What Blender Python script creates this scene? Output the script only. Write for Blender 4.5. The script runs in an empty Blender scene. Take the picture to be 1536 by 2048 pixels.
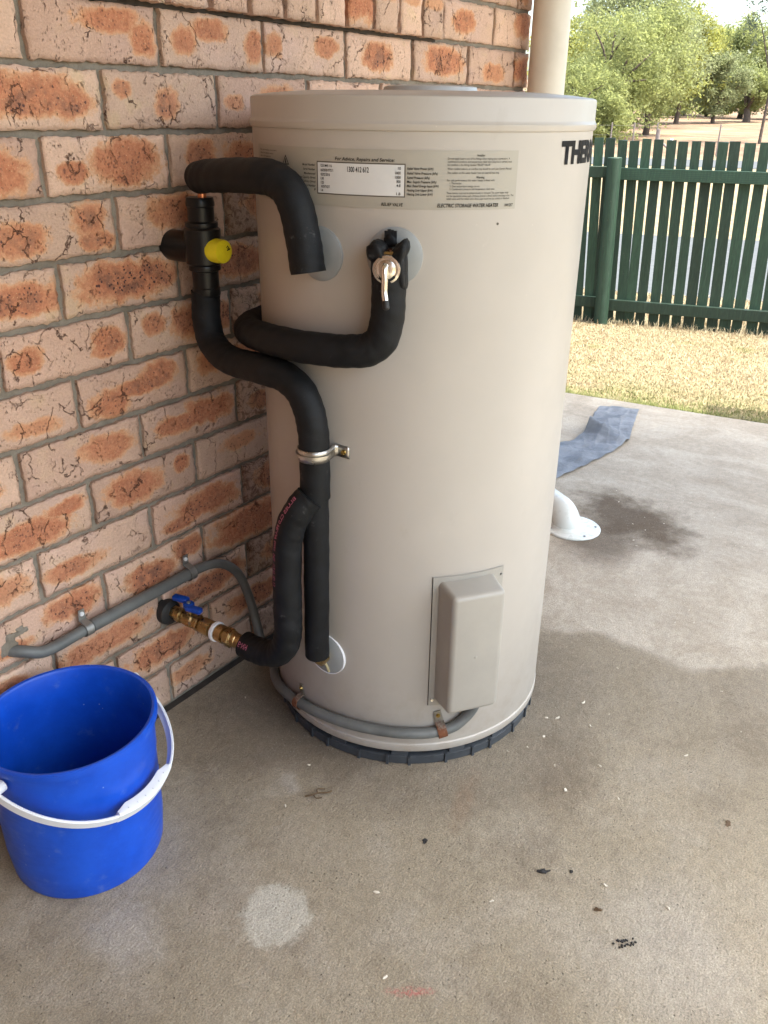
import bpy, bmesh, math, random
import numpy as np
from mathutils import Vector, Matrix

random.seed(7)
rng = np.random.default_rng(7)
sc = bpy.context.scene
col = sc.collection
PI = math.pi

# ------------------------------------------------------------------ camera
cd = bpy.data.cameras.new('camera')
cam = bpy.data.objects.new('camera', cd)
col.objects.link(cam)
cr = Vector((0.5765, -0.8170, 0.0113)); cu = Vector((0.3445, 0.2555, 0.9034)); cf = Vector((0.7409, 0.5169, -0.4288))
m = Matrix((cr, cu, -cf)).transposed().to_4x4()
m.translation = Vector((0.0, -1.1156, 1.0715))
cam.matrix_world = m
cd.sensor_fit = 'VERTICAL'; cd.sensor_height = 36.0; cd.lens = 36.0 * 1697.5 / 2048
cd.clip_start = 0.02; cd.clip_end = 2000
sc.camera = cam

# ------------------------------------------------------------------ world, sun, exposure
SUN = Vector((0.05, -0.38, 0.923)).normalized()
w = bpy.data.worlds.new("World"); sc.world = w; w.use_nodes = True
nt = w.node_tree; nt.nodes.clear()
sky = nt.nodes.new('ShaderNodeTexSky'); sky.sky_type = 'NISHITA'; sky.sun_disc = False
sky.sun_elevation = math.asin(SUN.z); sky.sun_rotation = math.atan2(SUN.x, SUN.y)
sky.dust_density = 5.0; sky.air_density = 1.0; sky.ozone_density = 0.4
bg = nt.nodes.new('ShaderNodeBackground'); bg.inputs['Strength'].default_value = 0.15
wo = nt.nodes.new('ShaderNodeOutputWorld')
nt.links.new(sky.outputs[0], bg.inputs[0]); nt.links.new(bg.outputs[0], wo.inputs[0])
sl = bpy.data.lights.new('sun', 'SUN'); sl.energy = 2.0; sl.angle = math.radians(0.5); sl.color = (1.0, 0.95, 0.87)
so = bpy.data.objects.new('sun', sl); col.objects.link(so)
so.rotation_euler = SUN.to_track_quat('Z', 'Y').to_euler()
sc.view_settings.view_transform = 'Standard'; sc.view_settings.look = 'None'
sc.view_settings.exposure = 2.58; sc.view_settings.gamma = 1.0
sc.view_settings.use_curve_mapping = False
sc.view_settings.use_white_balance = True; sc.view_settings.white_balance_temperature = 6450; sc.view_settings.white_balance_tint = 1
sc.render.engine = 'CYCLES'
sc.cycles.max_bounces = 8; sc.cycles.diffuse_bounces = 5; sc.cycles.glossy_bounces = 4
sc.cycles.use_denoising = True

# ------------------------------------------------------------------ node helpers
class NT:
    def __init__(s, name):
        s.m = bpy.data.materials.new(name); s.m.use_nodes = True
        s.t = s.m.node_tree; s.t.nodes.clear()
        s.out = s.n('ShaderNodeOutputMaterial'); s.b = s.n('ShaderNodeBsdfPrincipled')
        s.t.links.new(s.b.outputs[0], s.out.inputs[0])
    def n(s, typ, **kw):
        x = s.t.nodes.new(typ)
        for k, v in kw.items(): setattr(x, k, v)
        return x
    def put(s, sock, v):
        if v is None: return
        if isinstance(v, bpy.types.NodeSocket): s.t.links.new(v, sock)
        elif isinstance(v, (tuple, list)):
            v = tuple(v)
            if sock.type == 'RGBA' and len(v) == 3: v = v + (1.0,)
            sock.default_value = v
        else: sock.default_value = v
    def math(s, op, a, b=None, c=None, clamp=False):
        x = s.n('ShaderNodeMath', operation=op, use_clamp=clamp)
        s.put(x.inputs[0], a); s.put(x.inputs[1], b); s.put(x.inputs[2], c)
        return x.outputs[0]
    def vmath(s, op, a, b=None):
        x = s.n('ShaderNodeVectorMath', operation=op)
        s.put(x.inputs[0], a); s.put(x.inputs[1], b)
        return x.outputs['Value'] if op in ('LENGTH', 'DISTANCE', 'DOT_PRODUCT') else x.outputs[0]
    def scale(s, a, f):
        x = s.n('ShaderNodeVectorMath', operation='SCALE'); s.put(x.inputs[0], a); s.put(x.inputs['Scale'], f); return x.outputs[0]
    def mix(s, f, a, b, blend='MIX'):
        x = s.n('ShaderNodeMix', data_type='RGBA', blend_type=blend); x.clamp_factor = True
        s.put(x.inputs[0], f); s.put(x.inputs[6], a); s.put(x.inputs[7], b); return x.outputs[2]
    def ramp(s, v, lo, hi, a=0.0, b=1.0, smooth=True):
        x = s.n('ShaderNodeMapRange'); x.interpolation_type = 'SMOOTHSTEP' if smooth else 'LINEAR'
        s.put(x.inputs[0], v)
        for i, q in enumerate((lo, hi, a, b)): s.put(x.inputs[i + 1], q)
        return x.outputs[0]
    def noise(s, vec, scale, detail=4, rough=0.55, dist=0.0, out=0):
        x = s.n('ShaderNodeTexNoise'); s.put(x.inputs['Vector'], vec); s.put(x.inputs['Scale'], scale)
        x.inputs['Detail'].default_value = detail; x.inputs['Roughness'].default_value = rough; x.inputs['Distortion'].default_value = dist
        return x.outputs[out]
    def vor(s, vec, scale, feature='F1', out='Distance', rand=1.0):
        x = s.n('ShaderNodeTexVoronoi', feature=feature); s.put(x.inputs['Vector'], vec); s.put(x.inputs['Scale'], scale)
        x.inputs['Randomness'].default_value = rand
        return x.outputs[out]
    def coord(s, w='Object'): return s.n('ShaderNodeTexCoord').outputs[w]
    def attr(s, name, out='Vector', typ='OBJECT'):
        return s.n('ShaderNodeAttribute', attribute_type=typ, attribute_name=name).outputs[out]
    def sep(s, v):
        x = s.n('ShaderNodeSeparateXYZ'); s.put(x.inputs[0], v); return x.outputs
    def comb(s, a, b, c):
        x = s.n('ShaderNodeCombineXYZ'); s.put(x.inputs[0], a); s.put(x.inputs[1], b); s.put(x.inputs[2], c); return x.outputs[0]
    def bump(s, h, strength=0.3, dist=0.002, normal=None):
        x = s.n('ShaderNodeBump'); x.inputs['Strength'].default_value = strength; x.inputs['Distance'].default_value = dist
        s.put(x.inputs['Height'], h); s.put(x.inputs['Normal'], normal); return x.outputs[0]
    def set(s, color=None, rough=None, metal=None, normal=None, spec=None, **kw):
        s.put(s.b.inputs['Base Color'], color); s.put(s.b.inputs['Roughness'], rough); s.put(s.b.inputs['Metallic'], metal)
        s.put(s.b.inputs['Normal'], normal); s.put(s.b.inputs['Specular IOR Level'], spec)
        for k, v in kw.items(): s.put(s.b.inputs[k], v)
        return s.m

def simple(name, color, rough=0.5, metal=0.0, var=0.12, scale=40, bump=0.0, bscale=None, spec=0.5, rvar=0.08, dist=0.001):
    t = NT(name); c = t.coord()
    n = t.noise(c, scale, 5, 0.6)
    k = t.ramp(n, 0.25, 0.75, 1 - var, 1 + var, False)
    cc = t.vmath('MULTIPLY', tuple(color), t.comb(k, k, k))
    r = t.ramp(t.noise(c, scale * 2.3, 4), 0.3, 0.7, rough - rvar, rough + rvar, False)
    nm = t.bump(t.noise(c, bscale or scale * 4, 5, 0.6), bump, dist) if bump else None
    return t.set(cc, r, metal, nm, spec)

# ------------------------------------------------------------------ object helpers
def thing(name, label, cat, loc=(0, 0, 0), group=None, kind=None):
    o = bpy.data.objects.new(name, None); col.objects.link(o)
    o.location = loc; o.empty_display_size = 0.05
    o['label'] = label; o['category'] = cat
    if group: o['group'] = group
    if kind: o['kind'] = kind
    return o
def tag(o, label=None, cat=None, group=None, kind=None):
    if label: o['label'] = label
    if cat: o['category'] = cat
    if group: o['group'] = group
    if kind: o['kind'] = kind
    return o
def wloc(o):
    v = Vector((0, 0, 0))
    while o is not None: v += o.location; o = o.parent
    return v
def link(name, me, mat=None, parent=None, loc=None):
    """Link a mesh given in world coordinates, keeping it in place below its parent."""
    o = bpy.data.objects.new(name, me); col.objects.link(o)
    if mat and not me.materials: me.materials.append(mat)
    if parent is not None:
        o.parent = parent
        if loc is None:
            off = wloc(parent)
            if off.length > 0: me.transform(Matrix.Translation(-off))
    if loc is not None: o.location = loc
    return o
def pydata(name, v, f, smooth=False):
    me = bpy.data.meshes.new(name); me.from_pydata([tuple(map(float, p)) for p in v], [], f); me.update()
    if smooth: me.polygons.foreach_set('use_smooth', [True] * len(me.polygons))
    return me
def shade(me, angle=0.6):
    bm = bmesh.new(); bm.from_mesh(me)
    for f in bm.faces: f.smooth = True
    for e in bm.edges:
        if len(e.link_faces) == 2 and e.calc_face_angle(0) > angle: e.smooth = False
    bm.to_mesh(me); bm.free(); return me
def join(parts):
    V, F = [], []
    for v, f in parts:
        n = len(V); V += [tuple(p) for p in v]; F += [tuple(i + n for i in q) for q in f]
    return V, F
def box(c, s, ax=None):
    """Box with centre c, full size s, optional axes (3 vectors)."""
    c = Vector(c); ax = ax or (Vector((1, 0, 0)), Vector((0, 1, 0)), Vector((0, 0, 1)))
    v = []
    for i in (-1, 1):
        for j in (-1, 1):
            for k in (-1, 1):
                v.append(c + ax[0] * (i * s[0] / 2) + ax[1] * (j * s[1] / 2) + ax[2] * (k * s[2] / 2))
    f = [(0, 1, 3, 2), (4, 6, 7, 5), (0, 4, 5, 1), (2, 3, 7, 6), (0, 2, 6, 4), (1, 5, 7, 3)]
    return v, f
def bevel_box(name, c, s, ax=None, r=0.003, seg=2):
    v, f = box(c, s, ax); me = pydata(name, v, f)
    bm = bmesh.new(); bm.from_mesh(me); bmesh.ops.recalc_face_normals(bm, faces=bm.faces)
    bmesh.ops.bevel(bm, geom=bm.edges[:], offset=r, segments=seg, affect='EDGES', profile=0.5)
    bm.to_mesh(me); bm.free(); return shade(me, 0.7)
def basis(d):
    d = Vector(d).normalized()
    a = Vector((0, 0, 1)) if abs(d.z) < 0.9 else Vector((1, 0, 0))
    x = a.cross(d).normalized(); return x, d.cross(x), d
def lathe(prof, o, d, seg=40, phase=0.0, closed=False, xdir=None):
    """Revolve profile [(radius, height)] about axis d through o."""
    o = Vector(o); x, y, z = basis(d)
    if xdir is not None:
        x = Vector(xdir); x = (x - z * x.dot(z)).normalized(); y = z.cross(x)
    V, F = [], []
    for r, h in prof:
        for k in range(seg):
            a = 2 * PI * k / seg + phase
            V.append(o + z * h + (x * math.cos(a) + y * math.sin(a)) * max(r, 1e-5))
    for i in range(len(prof) - 1):
        for k in range(seg):
            k2 = (k + 1) % seg
            F.append((i * seg + k, i * seg + k2, (i + 1) * seg + k2, (i + 1) * seg + k))
    return V, F
def spline(pts, n=12):
    P = [Vector(p) for p in pts]; P = [P[0] * 2 - P[1]] + P + [P[-1] * 2 - P[-2]]
    out = []
    for i in range(1, len(P) - 2):
        for k in range(n):
            t = k / n; a, b, c, d = P[i - 1], P[i], P[i + 1], P[i + 2]
            out.append(0.5 * ((2 * b) + (c - a) * t + (2 * a - 5 * b + 4 * c - d) * t * t + (3 * b - a - 3 * c + d) * t ** 3))
    out.append(P[-2]); return out
def frames(path, start=None):
    T = []
    for i in range(len(path)):
        a = path[max(0, i - 1)]; b = path[min(len(path) - 1, i + 1)]; T.append((b - a).normalized())
    x = basis(T[0])[0] if start is None else Vector(start)
    X = []
    for t in T:
        x = (x - t * x.dot(t)).normalized(); X.append(x)
    return T, X
def tube(path, r, seg=20, caps=True, round_caps=0.0, wob=0.0, start=None):
    T, X = frames(path, start); V, F = [], []
    rr = r if callable(r) else (lambda i, n: r)
    n = len(path)
    rings = []
    for i, p in enumerate(path): rings.append((p, T[i], X[i], rr(i, n)))
    if round_caps:
        pre, post = [], []
        for k in (0.98, 0.85, 0.6, 0.3):
            q = math.sqrt(1 - k * k)
            p, t, x, R = rings[0]; pre.append((p - t * (round_caps * k), t, x, R * q if k < 0.98 else R * 0.12))
            p, t, x, R = rings[-1]; post.insert(0, (p + t * (round_caps * k), t, x, R * q if k < 0.98 else R * 0.12))
        rings = pre + rings + post
    for i, (p, t, x, R) in enumerate(rings):
        y = t.cross(x)
        for k in range(seg):
            a = 2 * PI * k / seg
            q = R * (1 + wob * math.sin(i * 0.9 + 2 * a) * math.sin(i * 0.37 + a))
            V.append(p + (x * math.cos(a) + y * math.sin(a)) * q)
    for i in range(len(rings) - 1):
        for k in range(seg):
            k2 = (k + 1) % seg
            F.append((i * seg + k, i * seg + k2, (i + 1) * seg + k2, (i + 1) * seg + k))
    if caps:
        F.append(tuple(reversed(range(seg)))); b = (len(rings) - 1) * seg; F.append(tuple(b + k for k in range(seg)))
    return V, F
def mk(name, vf, mat, parent=None, angle=0.6):
    me = pydata(name, *vf)
    bm = bmesh.new(); bm.from_mesh(me); bmesh.ops.recalc_face_normals(bm, faces=bm.faces); bm.to_mesh(me); bm.free()
    return link(name, shade(me, angle), mat, parent)

def text2d(s, size=1.0, bold=0.0, shear=0.0, align='LEFT', sx=1.0):
    c = bpy.data.curves.new('t', 'FONT'); c.body = s; c.size = size; c.offset = bold * size; c.shear = shear
    c.align_x = align; c.resolution_u = 3
    o = bpy.data.objects.new('t', c); col.objects.link(o)
    dg = bpy.context.evaluated_depsgraph_get()
    me = o.evaluated_get(dg).to_mesh()
    v = [(p.co.x * sx, p.co.y) for p in me.vertices]; f = [tuple(p.vertices) for p in me.polygons]
    o.evaluated_get(dg).to_mesh_clear()
    bpy.data.objects.remove(o); bpy.data.curves.remove(c)
    return v, f
def fit_text(s, width=None, height=1.0, **kw):
    """Text with cap height `height`, stretched to `width` when given; origin at the left baseline."""
    v, f = text2d(s, 1.0, **kw)
    if not v: return [], []
    xs = [p[0] for p in v]; x0 = min(xs); W = max(xs) - x0
    hy = height / 0.70; hx = width / W if width else hy
    return [((p[0] - x0) * hx, p[1] * hy) for p in v], f

# ------------------------------------------------------------------ tank frame
TX, TY, TR = 1.2173, -0.3286, 0.2607
def tp(th, z, r=TR):
    a = math.radians(th); return Vector((TX + r * math.cos(a), TY + r * math.sin(a), z))
def tn(th): a = math.radians(th); return Vector((math.cos(a), math.sin(a), 0))
def tt(th): a = math.radians(th); return Vector((-math.sin(a), math.cos(a), 0))
def on_tank(v2, th0, z0, r):
    return [tp(th0 + math.degrees(x / r), z0 + y, r) for x, y in v2]

# ================================================================== MATERIALS
def mat_brick():
    t = NT('clay_brick'); c = t.coord()
    oi = t.n('ShaderNodeObjectInfo'); rnd = oi.outputs['Random']
    off = t.scale(t.comb(rnd, t.math('MULTIPLY', rnd, 1.7), t.math('MULTIPLY', rnd, 2.9)), 37.0)
    p = t.vmath('ADD', c, off)
    x, y, z = t.sep(c)
    u = t.math('DIVIDE', x, 0.1102); v = t.math('DIVIDE', z, 0.038)
    wx = t.math('MULTIPLY', t.math('SUBTRACT', t.noise(p, 24, 6, 0.68), 0.5), 1.7)
    wz = t.math('MULTIPLY', t.math('SUBTRACT', t.noise(t.vmath('ADD', p, (9, 3, 5)), 44, 6, 0.7), 0.5), 1.3)
    rz = t.sep(t.attr('spot_height')); st = t.sep(t.attr('burn'))
    mask = None; core = None
    for i, nm in enumerate(('spot_one', 'spot_two', 'spot_three')):
        a = t.sep(t.attr(nm))
        dx = t.math('DIVIDE', t.math('SUBTRACT', u, a[0]), t.math('MAXIMUM', a[2], 0.001))
        dz = t.math('DIVIDE', t.math('SUBTRACT', v, a[1]), t.math('MAXIMUM', rz[i], 0.001))
        d = t.math('SQRT', t.math('ADD', t.math('POWER', t.math('ABSOLUTE', dx), 2.4), t.math('POWER', t.math('ABSOLUTE', dz), 2.4)))
        d = t.math('ADD', d, t.math('ADD', wx, wz))
        mk_ = t.ramp(d, 1.42, 0.55); ck = t.ramp(d, 1.0, 0.2)
        mask = mk_ if mask is None else t.math('MAXIMUM', mask, mk_)
        core = ck if core is None else t.math('MAXIMUM', core, ck)
    mask = t.math('MULTIPLY', mask, t.math('POWER', st[0], 0.7))
    # cream ground
    n1 = t.noise(p, 14, 4, 0.6)
    base = t.mix(t.ramp(n1, 0.3, 0.7), (0.66, 0.455, 0.342), (0.585, 0.400, 0.300))
    base = t.mix(t.ramp(t.noise(t.vmath('ADD', p, (4, 1, 2)), 22, 3), 0.55, 0.75, 0, 0.5), base, (0.64, 0.47, 0.28))
    base = t.mix(t.ramp(t.noise(t.vmath('ADD', p, (1, 7, 2)), 10, 2), 0.5, 0.7, 0, 0.45), base, (0.62, 0.43, 0.37))
    hue = t.math('FRACT', t.math('MULTIPLY', rnd, 17.3))
    base = t.mix(t.ramp(hue, 0.55, 1.0, 0, 0.55, False), base, (0.57, 0.36, 0.275))
    tone = t.ramp(rnd, 0, 1, 0.82, 1.10, False)
    base = t.vmath('MULTIPLY', base, t.comb(tone, tone, tone))
    # burnt blotches
    bn = t.noise(p, 120, 5, 0.75)
    burnt = t.mix(t.ramp(bn, 0.35, 0.65), (0.42, 0.150, 0.078), (0.54, 0.230, 0.125))
    burnt = t.mix(t.math('MULTIPLY', st[1], t.math('MULTIPLY', core, t.ramp(t.noise(p, 40, 5, 0.7), 0.40, 0.62, 0, 0.85))), burnt, (0.140, 0.068, 0.056))
    edge = t.mix(t.ramp(mask, 0.0, 0.5, 0, 0.95), base, (0.63, 0.355, 0.20))
    colr = t.mix(t.ramp(mask, 0.2, 1.0, 0, 0.92), edge, burnt)
    # light grains and purple black iron spots inside the blotches
    gr = t.vor(p, 330); gsel = t.sep(t.vor(p, 330, out='Color'))[0]
    grains = t.math('MULTIPLY', t.math('MULTIPLY', t.ramp(gr, 0.35, 0.15), t.ramp(gsel, 0.80, 0.86)), mask)
    colr = t.mix(t.math('MULTIPLY', grains, 0.7), colr, (0.62, 0.42, 0.24))
    pv = t.vmath('ADD', p, t.scale(t.noise(p, 150, 3, out=1), 0.006))
    sp = t.vor(pv, 190); ss = t.sep(t.vor(pv, 190, out='Color'))[1]
    spots = t.math('MULTIPLY', t.ramp(sp, 0.46, 0.24), t.ramp(ss, 0.62, 0.74))
    spots = t.math('MULTIPLY', spots, t.ramp(t.math('ADD', core, t.math('MULTIPLY', t.noise(p, 30, 2), 0.35)), 0.35, 0.75))
    colr = t.mix(t.math('MULTIPLY', spots, t.math('ADD', 0.35, t.math('MULTIPLY', st[1], 0.6))), colr, (0.030, 0.020, 0.030))
    # drag cracks and pits
    cp = t.vmath('ADD', t.vmath('MULTIPLY', p, (1.0, 1.0, 0.62)), t.scale(t.vmath('SUBTRACT', t.noise(p, 42, 4, 0.65, out=1), (0.5, 0.5, 0.5)), 0.030))
    ce = t.vor(cp, 20, 'DISTANCE_TO_EDGE')
    cm = t.ramp(t.noise(t.vmath('ADD', p, (2, 8, 1)), 26, 3), 0.49, 0.57)
    crack = t.math('MULTIPLY', t.ramp(ce, 0.021, 0.003), t.math('MULTIPLY', cm, t.ramp(t.noise(p, 130, 3, 0.7), 0.34, 0.50)))
    ce2 = t.vor(t.vmath('ADD', cp, (0.3, 0.1, 0.7)), 48, 'DISTANCE_TO_EDGE')
    crack2 = t.math('MULTIPLY', t.ramp(ce2, 0.032, 0.0), t.ramp(t.noise(t.vmath('ADD', p, (5, 2, 9)), 30, 3), 0.60, 0.70))
    crack = t.math('MAXIMUM', crack, t.math('MULTIPLY', crack2, 0.7))
    pit = t.math('MULTIPLY', t.ramp(t.vor(t.vmath('MULTIPLY', p, (1.6, 1, 0.7)), 210), 0.33, 0.12), t.ramp(t.noise(p, 35, 2), 0.5, 0.62))
    cut = t.math('MAXIMUM', crack, t.math('MULTIPLY', pit, 0.55))
    colr = t.mix(t.math('MULTIPLY', cut, 0.88), colr, (0.14, 0.070, 0.048))
    fine = t.ramp(t.noise(p, 300, 4, 0.75), 0.3, 0.7, 0.86, 1.13, False)
    colr = t.vmath('MULTIPLY', colr, t.comb(fine, fine, fine))
    # rough end texture
    rough_n = t.noise(p, 55, 6, 0.72, 0.8)
    h = t.math('ADD', t.math('MULTIPLY', t.noise(p, 150, 6, 0.75), 0.8), t.math('MULTIPLY', cut, -1.5))
    h = t.math('ADD', h, t.math('MULTIPLY', mask, -0.15))
    h = t.math('ADD', h, t.math('MULTIPLY', t.math('MULTIPLY', rough_n, st[2]), 4.0))
    colr = t.mix(t.math('MULTIPLY', st[2], t.ramp(rough_n, 0.52, 0.40, 0, 0.75)), colr, (0.15, 0.07, 0.045))
    nm = t.bump(h, 1.0, 0.0034)
    return t.set(colr, 0.88, 0, nm, 0.25)

def mat_mortar():
    t = NT('mortar'); c = t.coord()
    n = t.noise(c, 30, 5, 0.65)
    cc = t.mix(t.ramp(n, 0.3, 0.7), (0.190, 0.164, 0.130), (0.268, 0.236, 0.192))
    cc = t.mix(t.ramp(t.noise(c, 260, 4, 0.7), 0.55, 0.75, 0, 0.5), cc, (0.13, 0.115, 0.10))
    h = t.math('ADD', t.noise(c, 220, 6, 0.7), t.math('MULTIPLY', t.noise(c, 45, 3), 1.5))
    return t.set(cc, 0.95, 0, t.bump(h, 0.8, 0.003), 0.2)

def stain(t, c, cx, cy, rx, ry, rot=0.0, warp=0.6, scale=14, soft=(1.25, 0.55), seed=0.0):
    x, y, z = t.sep(c)
    dx = t.math('SUBTRACT', x, cx); dy = t.math('SUBTRACT', y, cy)
    ca, sa = math.cos(rot), math.sin(rot)
    a = t.math('DIVIDE', t.math('ADD', t.math('MULTIPLY', dx, ca), t.math('MULTIPLY', dy, sa)), rx)
    b = t.math('DIVIDE', t.math('SUBTRACT', t.math('MULTIPLY', dy, ca), t.math('MULTIPLY', dx, sa)), ry)
    d = t.math('SQRT', t.math('ADD', t.math('MULTIPLY', a, a), t.math('MULTIPLY', b, b)))
    n = t.math('MULTIPLY', t.math('SUBTRACT', t.noise(t.vmath('ADD', c, (seed, seed * 2, 0)), scale, 5, 0.65), 0.5), warp * 2)
    return t.ramp(t.math('ADD', d, n), soft[0], soft[1])

def mat_concrete():
    t = NT('concrete_slab'); c = t.coord()
    n1 = t.noise(c, 2.2, 5, 0.6); n2 = t.noise(c, 9, 5, 0.6); n3 = t.noise(c, 60, 5, 0.7)
    cc = t.mix(t.ramp(n1, 0.33, 0.67), (0.292, 0.245, 0.176), (0.358, 0.305, 0.226))
    cc = t.mix(t.ramp(n2, 0.42, 0.70, 0, 0.55), cc, (0.375, 0.330, 0.268))
    cc = t.mix(t.ramp(t.noise(t.vmath('ADD', c, (3, 7, 0)), 5.5, 5, 0.65), 0.48, 0.70, 0, 0.62), cc, (0.200, 0.160, 0.115))
    # far end of the slab is greyer, with trowel swirls
    x, y, z = t.sep(c)
    far = t.ramp(t.math('ADD', x, t.math('MULTIPLY', n1, 0.7)), 1.7, 2.6)
    sw = t.noise(t.vmath('MULTIPLY', c, (1.9, 1.0, 1)), 3.6, 7, 0.66, 0.9)
    grey = t.mix(t.ramp(sw, 0.34, 0.66), (0.235, 0.198, 0.160), (0.375, 0.332, 0.282))
    cc = t.mix(t.math('MULTIPLY', far, 0.85), cc, grey)
    # dry pale zone beyond an irregular tide line
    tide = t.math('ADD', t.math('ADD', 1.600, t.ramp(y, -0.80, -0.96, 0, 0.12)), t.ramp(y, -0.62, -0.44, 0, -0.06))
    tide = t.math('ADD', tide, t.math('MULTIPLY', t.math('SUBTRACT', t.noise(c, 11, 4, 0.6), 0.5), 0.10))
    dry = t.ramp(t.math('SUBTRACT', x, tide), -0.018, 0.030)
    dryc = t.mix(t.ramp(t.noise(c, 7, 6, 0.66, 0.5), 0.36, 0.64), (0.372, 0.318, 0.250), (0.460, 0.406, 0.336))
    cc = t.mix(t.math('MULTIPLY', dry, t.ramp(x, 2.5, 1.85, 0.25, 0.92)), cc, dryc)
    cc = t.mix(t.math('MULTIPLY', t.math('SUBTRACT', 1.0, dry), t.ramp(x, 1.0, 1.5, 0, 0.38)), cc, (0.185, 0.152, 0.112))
    # damp brown patch by the drain, rusty smear, wet rim at the heater
    scrape = t.math('MULTIPLY', t.ramp(t.noise(t.vmath('MULTIPLY', c, (30, 4, 1)), 3.0, 5, 0.75, 0.4), 0.60, 0.72), t.ramp(n2, 0.45, 0.6))
    cc = t.mix(t.math('MULTIPLY', scrape, 0.22), cc, (0.13, 0.105, 0.08))
    cc = t.mix(t.math('MULTIPLY', stain(t, c, 2.24, -0.43, 0.14, 0.25, -0.5, 0.75, 12, (1.25, 0.35), 3.1), 0.88), cc, (0.075, 0.049, 0.027))
    cc = t.mix(t.math('MULTIPLY', stain(t, c, 2.06, -0.40, 0.17, 0.11, 0.5, 0.5, 9, (1.25, 0.4), 5.1), 0.75), cc, (0.088, 0.062, 0.040))
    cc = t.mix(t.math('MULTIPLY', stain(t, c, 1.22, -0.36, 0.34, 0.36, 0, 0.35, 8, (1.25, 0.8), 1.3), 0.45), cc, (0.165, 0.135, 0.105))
    cc = t.mix(t.math('MULTIPLY', stain(t, c, 0.96, -0.20, 0.16, 0.22, 0.6, 0.5, 9, (1.3, 0.5), 2.3), 0.5), cc, (0.14, 0.113, 0.088))
    cc = t.mix(t.math('MULTIPLY', stain(t, c, 1.14, -0.70, 0.16, 0.07, 0.5, 0.8, 12, (1.4, 0.2), 6.3), 0.35), cc, (0.17, 0.125, 0.082))
    # pale scrubbed patches, and brighter light painted in near the right corner
    cc = t.mix(t.math('MULTIPLY', stain(t, c, 0.628, -0.492, 0.054, 0.052, 0.4, 0.42, 30, (1.12, 0.80), 1.9), 0.88), cc, (0.52, 0.485, 0.41))
    cc = t.mix(t.math('MULTIPLY', stain(t, c, 0.475, -0.335, 0.05, 0.07, 0, 0.6, 20, (1.3, 0.4), 4.4), 0.75), cc, (0.42, 0.38, 0.325))
    cc = t.mix(t.math('MULTIPLY', stain(t, c, 0.90, -0.99, 0.15, 0.12, 0.5, 0.6, 9, (1.5, 0.2), 7.4), 0.6), cc, (0.43, 0.39, 0.335))  # soft paler area: brighter light near the right corner put into the colour
    cc = t.mix(t.math('MULTIPLY', stain(t, c, 0.57, -0.41, 0.02, 0.018, 0, 0.6, 40, (1.3, 0.4), 8.4), 0.5), cc, (0.42, 0.35, 0.27))
    cc = t.mix(t.math('MULTIPLY', stain(t, c, 0.99, -0.60, 0.09, 0.02, 0.3, 0.8, 30, (1.2, 0.3), 8.9), 0.25), cc, (0.25, 0.14, 0.08))
    cc = t.mix(t.math('MULTIPLY', stain(t, c, 0.85, -0.33, 0.035, 0.018, 0.9, 0.7, 40, (1.2, 0.3), 2.9), 0.4), cc, (0.48, 0.44, 0.40))
    # pink chalk mark
    mkr = t.math('MULTIPLY', stain(t, c, 0.644, -0.72, 0.034, 0.0085, -0.95, 0.9, 60, (1.25, 0.3), 1.0), t.ramp(t.noise(c, 190, 4, 0.7), 0.42, 0.6, 0.1, 1))
    cc = t.mix(t.math('MULTIPLY', mkr, 0.75), cc, (0.46, 0.13, 0.12))
    # grain: sand, small stones, air holes
    sand = t.noise(c, 360, 4, 0.78)
    k = t.ramp(sand, 0.32, 0.68, 0.62, 1.34, False)
    cc = t.vmath('MULTIPLY', cc, t.comb(k, k, k))
    k = t.ramp(n3, 0.3, 0.7, 0.84, 1.13, False)
    cc = t.vmath('MULTIPLY', cc, t.comb(k, k, k))
    hv_ = t.vmath('ADD', c, t.scale(t.noise(c, 200, 3, out=1), 0.004))
    hole = t.math('MULTIPLY', t.math('MULTIPLY', t.ramp(t.vor(hv_, 200), 0.34, 0.1), t.ramp(t.sep(t.vor(hv_, 200, out='Color'))[0], 0.74, 0.86)), t.ramp(t.noise(c, 16, 3), 0.42, 0.62))
    cc = t.mix(t.math('MULTIPLY', hole, 0.55), cc, (0.10, 0.08, 0.06))
    stone = t.math('MULTIPLY', t.ramp(t.vor(c, 240), 0.35, 0.15), t.ramp(t.sep(t.vor(c, 240, out='Color'))[1], 0.88, 0.93))
    cc = t.mix(t.math('MULTIPLY', stone, 0.45), cc, (0.46, 0.42, 0.36))
    h = t.math('ADD', t.math('MULTIPLY', sand, 0.7), t.math('ADD', t.math('MULTIPLY', hole, -1.2), t.math('MULTIPLY', t.noise(c, 130, 5, 0.7), 1.2)))
    h = t.math('ADD', h, t.math('MULTIPLY', t.noise(c, 25, 3), 1.4))
    fade = t.ramp(x, 1.2, 2.4, 1.0, 0.45)
    h = t.math('MULTIPLY', h, fade)
    r = t.ramp(n2, 0.3, 0.7, 0.78, 0.92, False)
    return t.set(cc, r, 0, t.bump(h, 0.8, 0.0034), 0.3)

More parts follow.
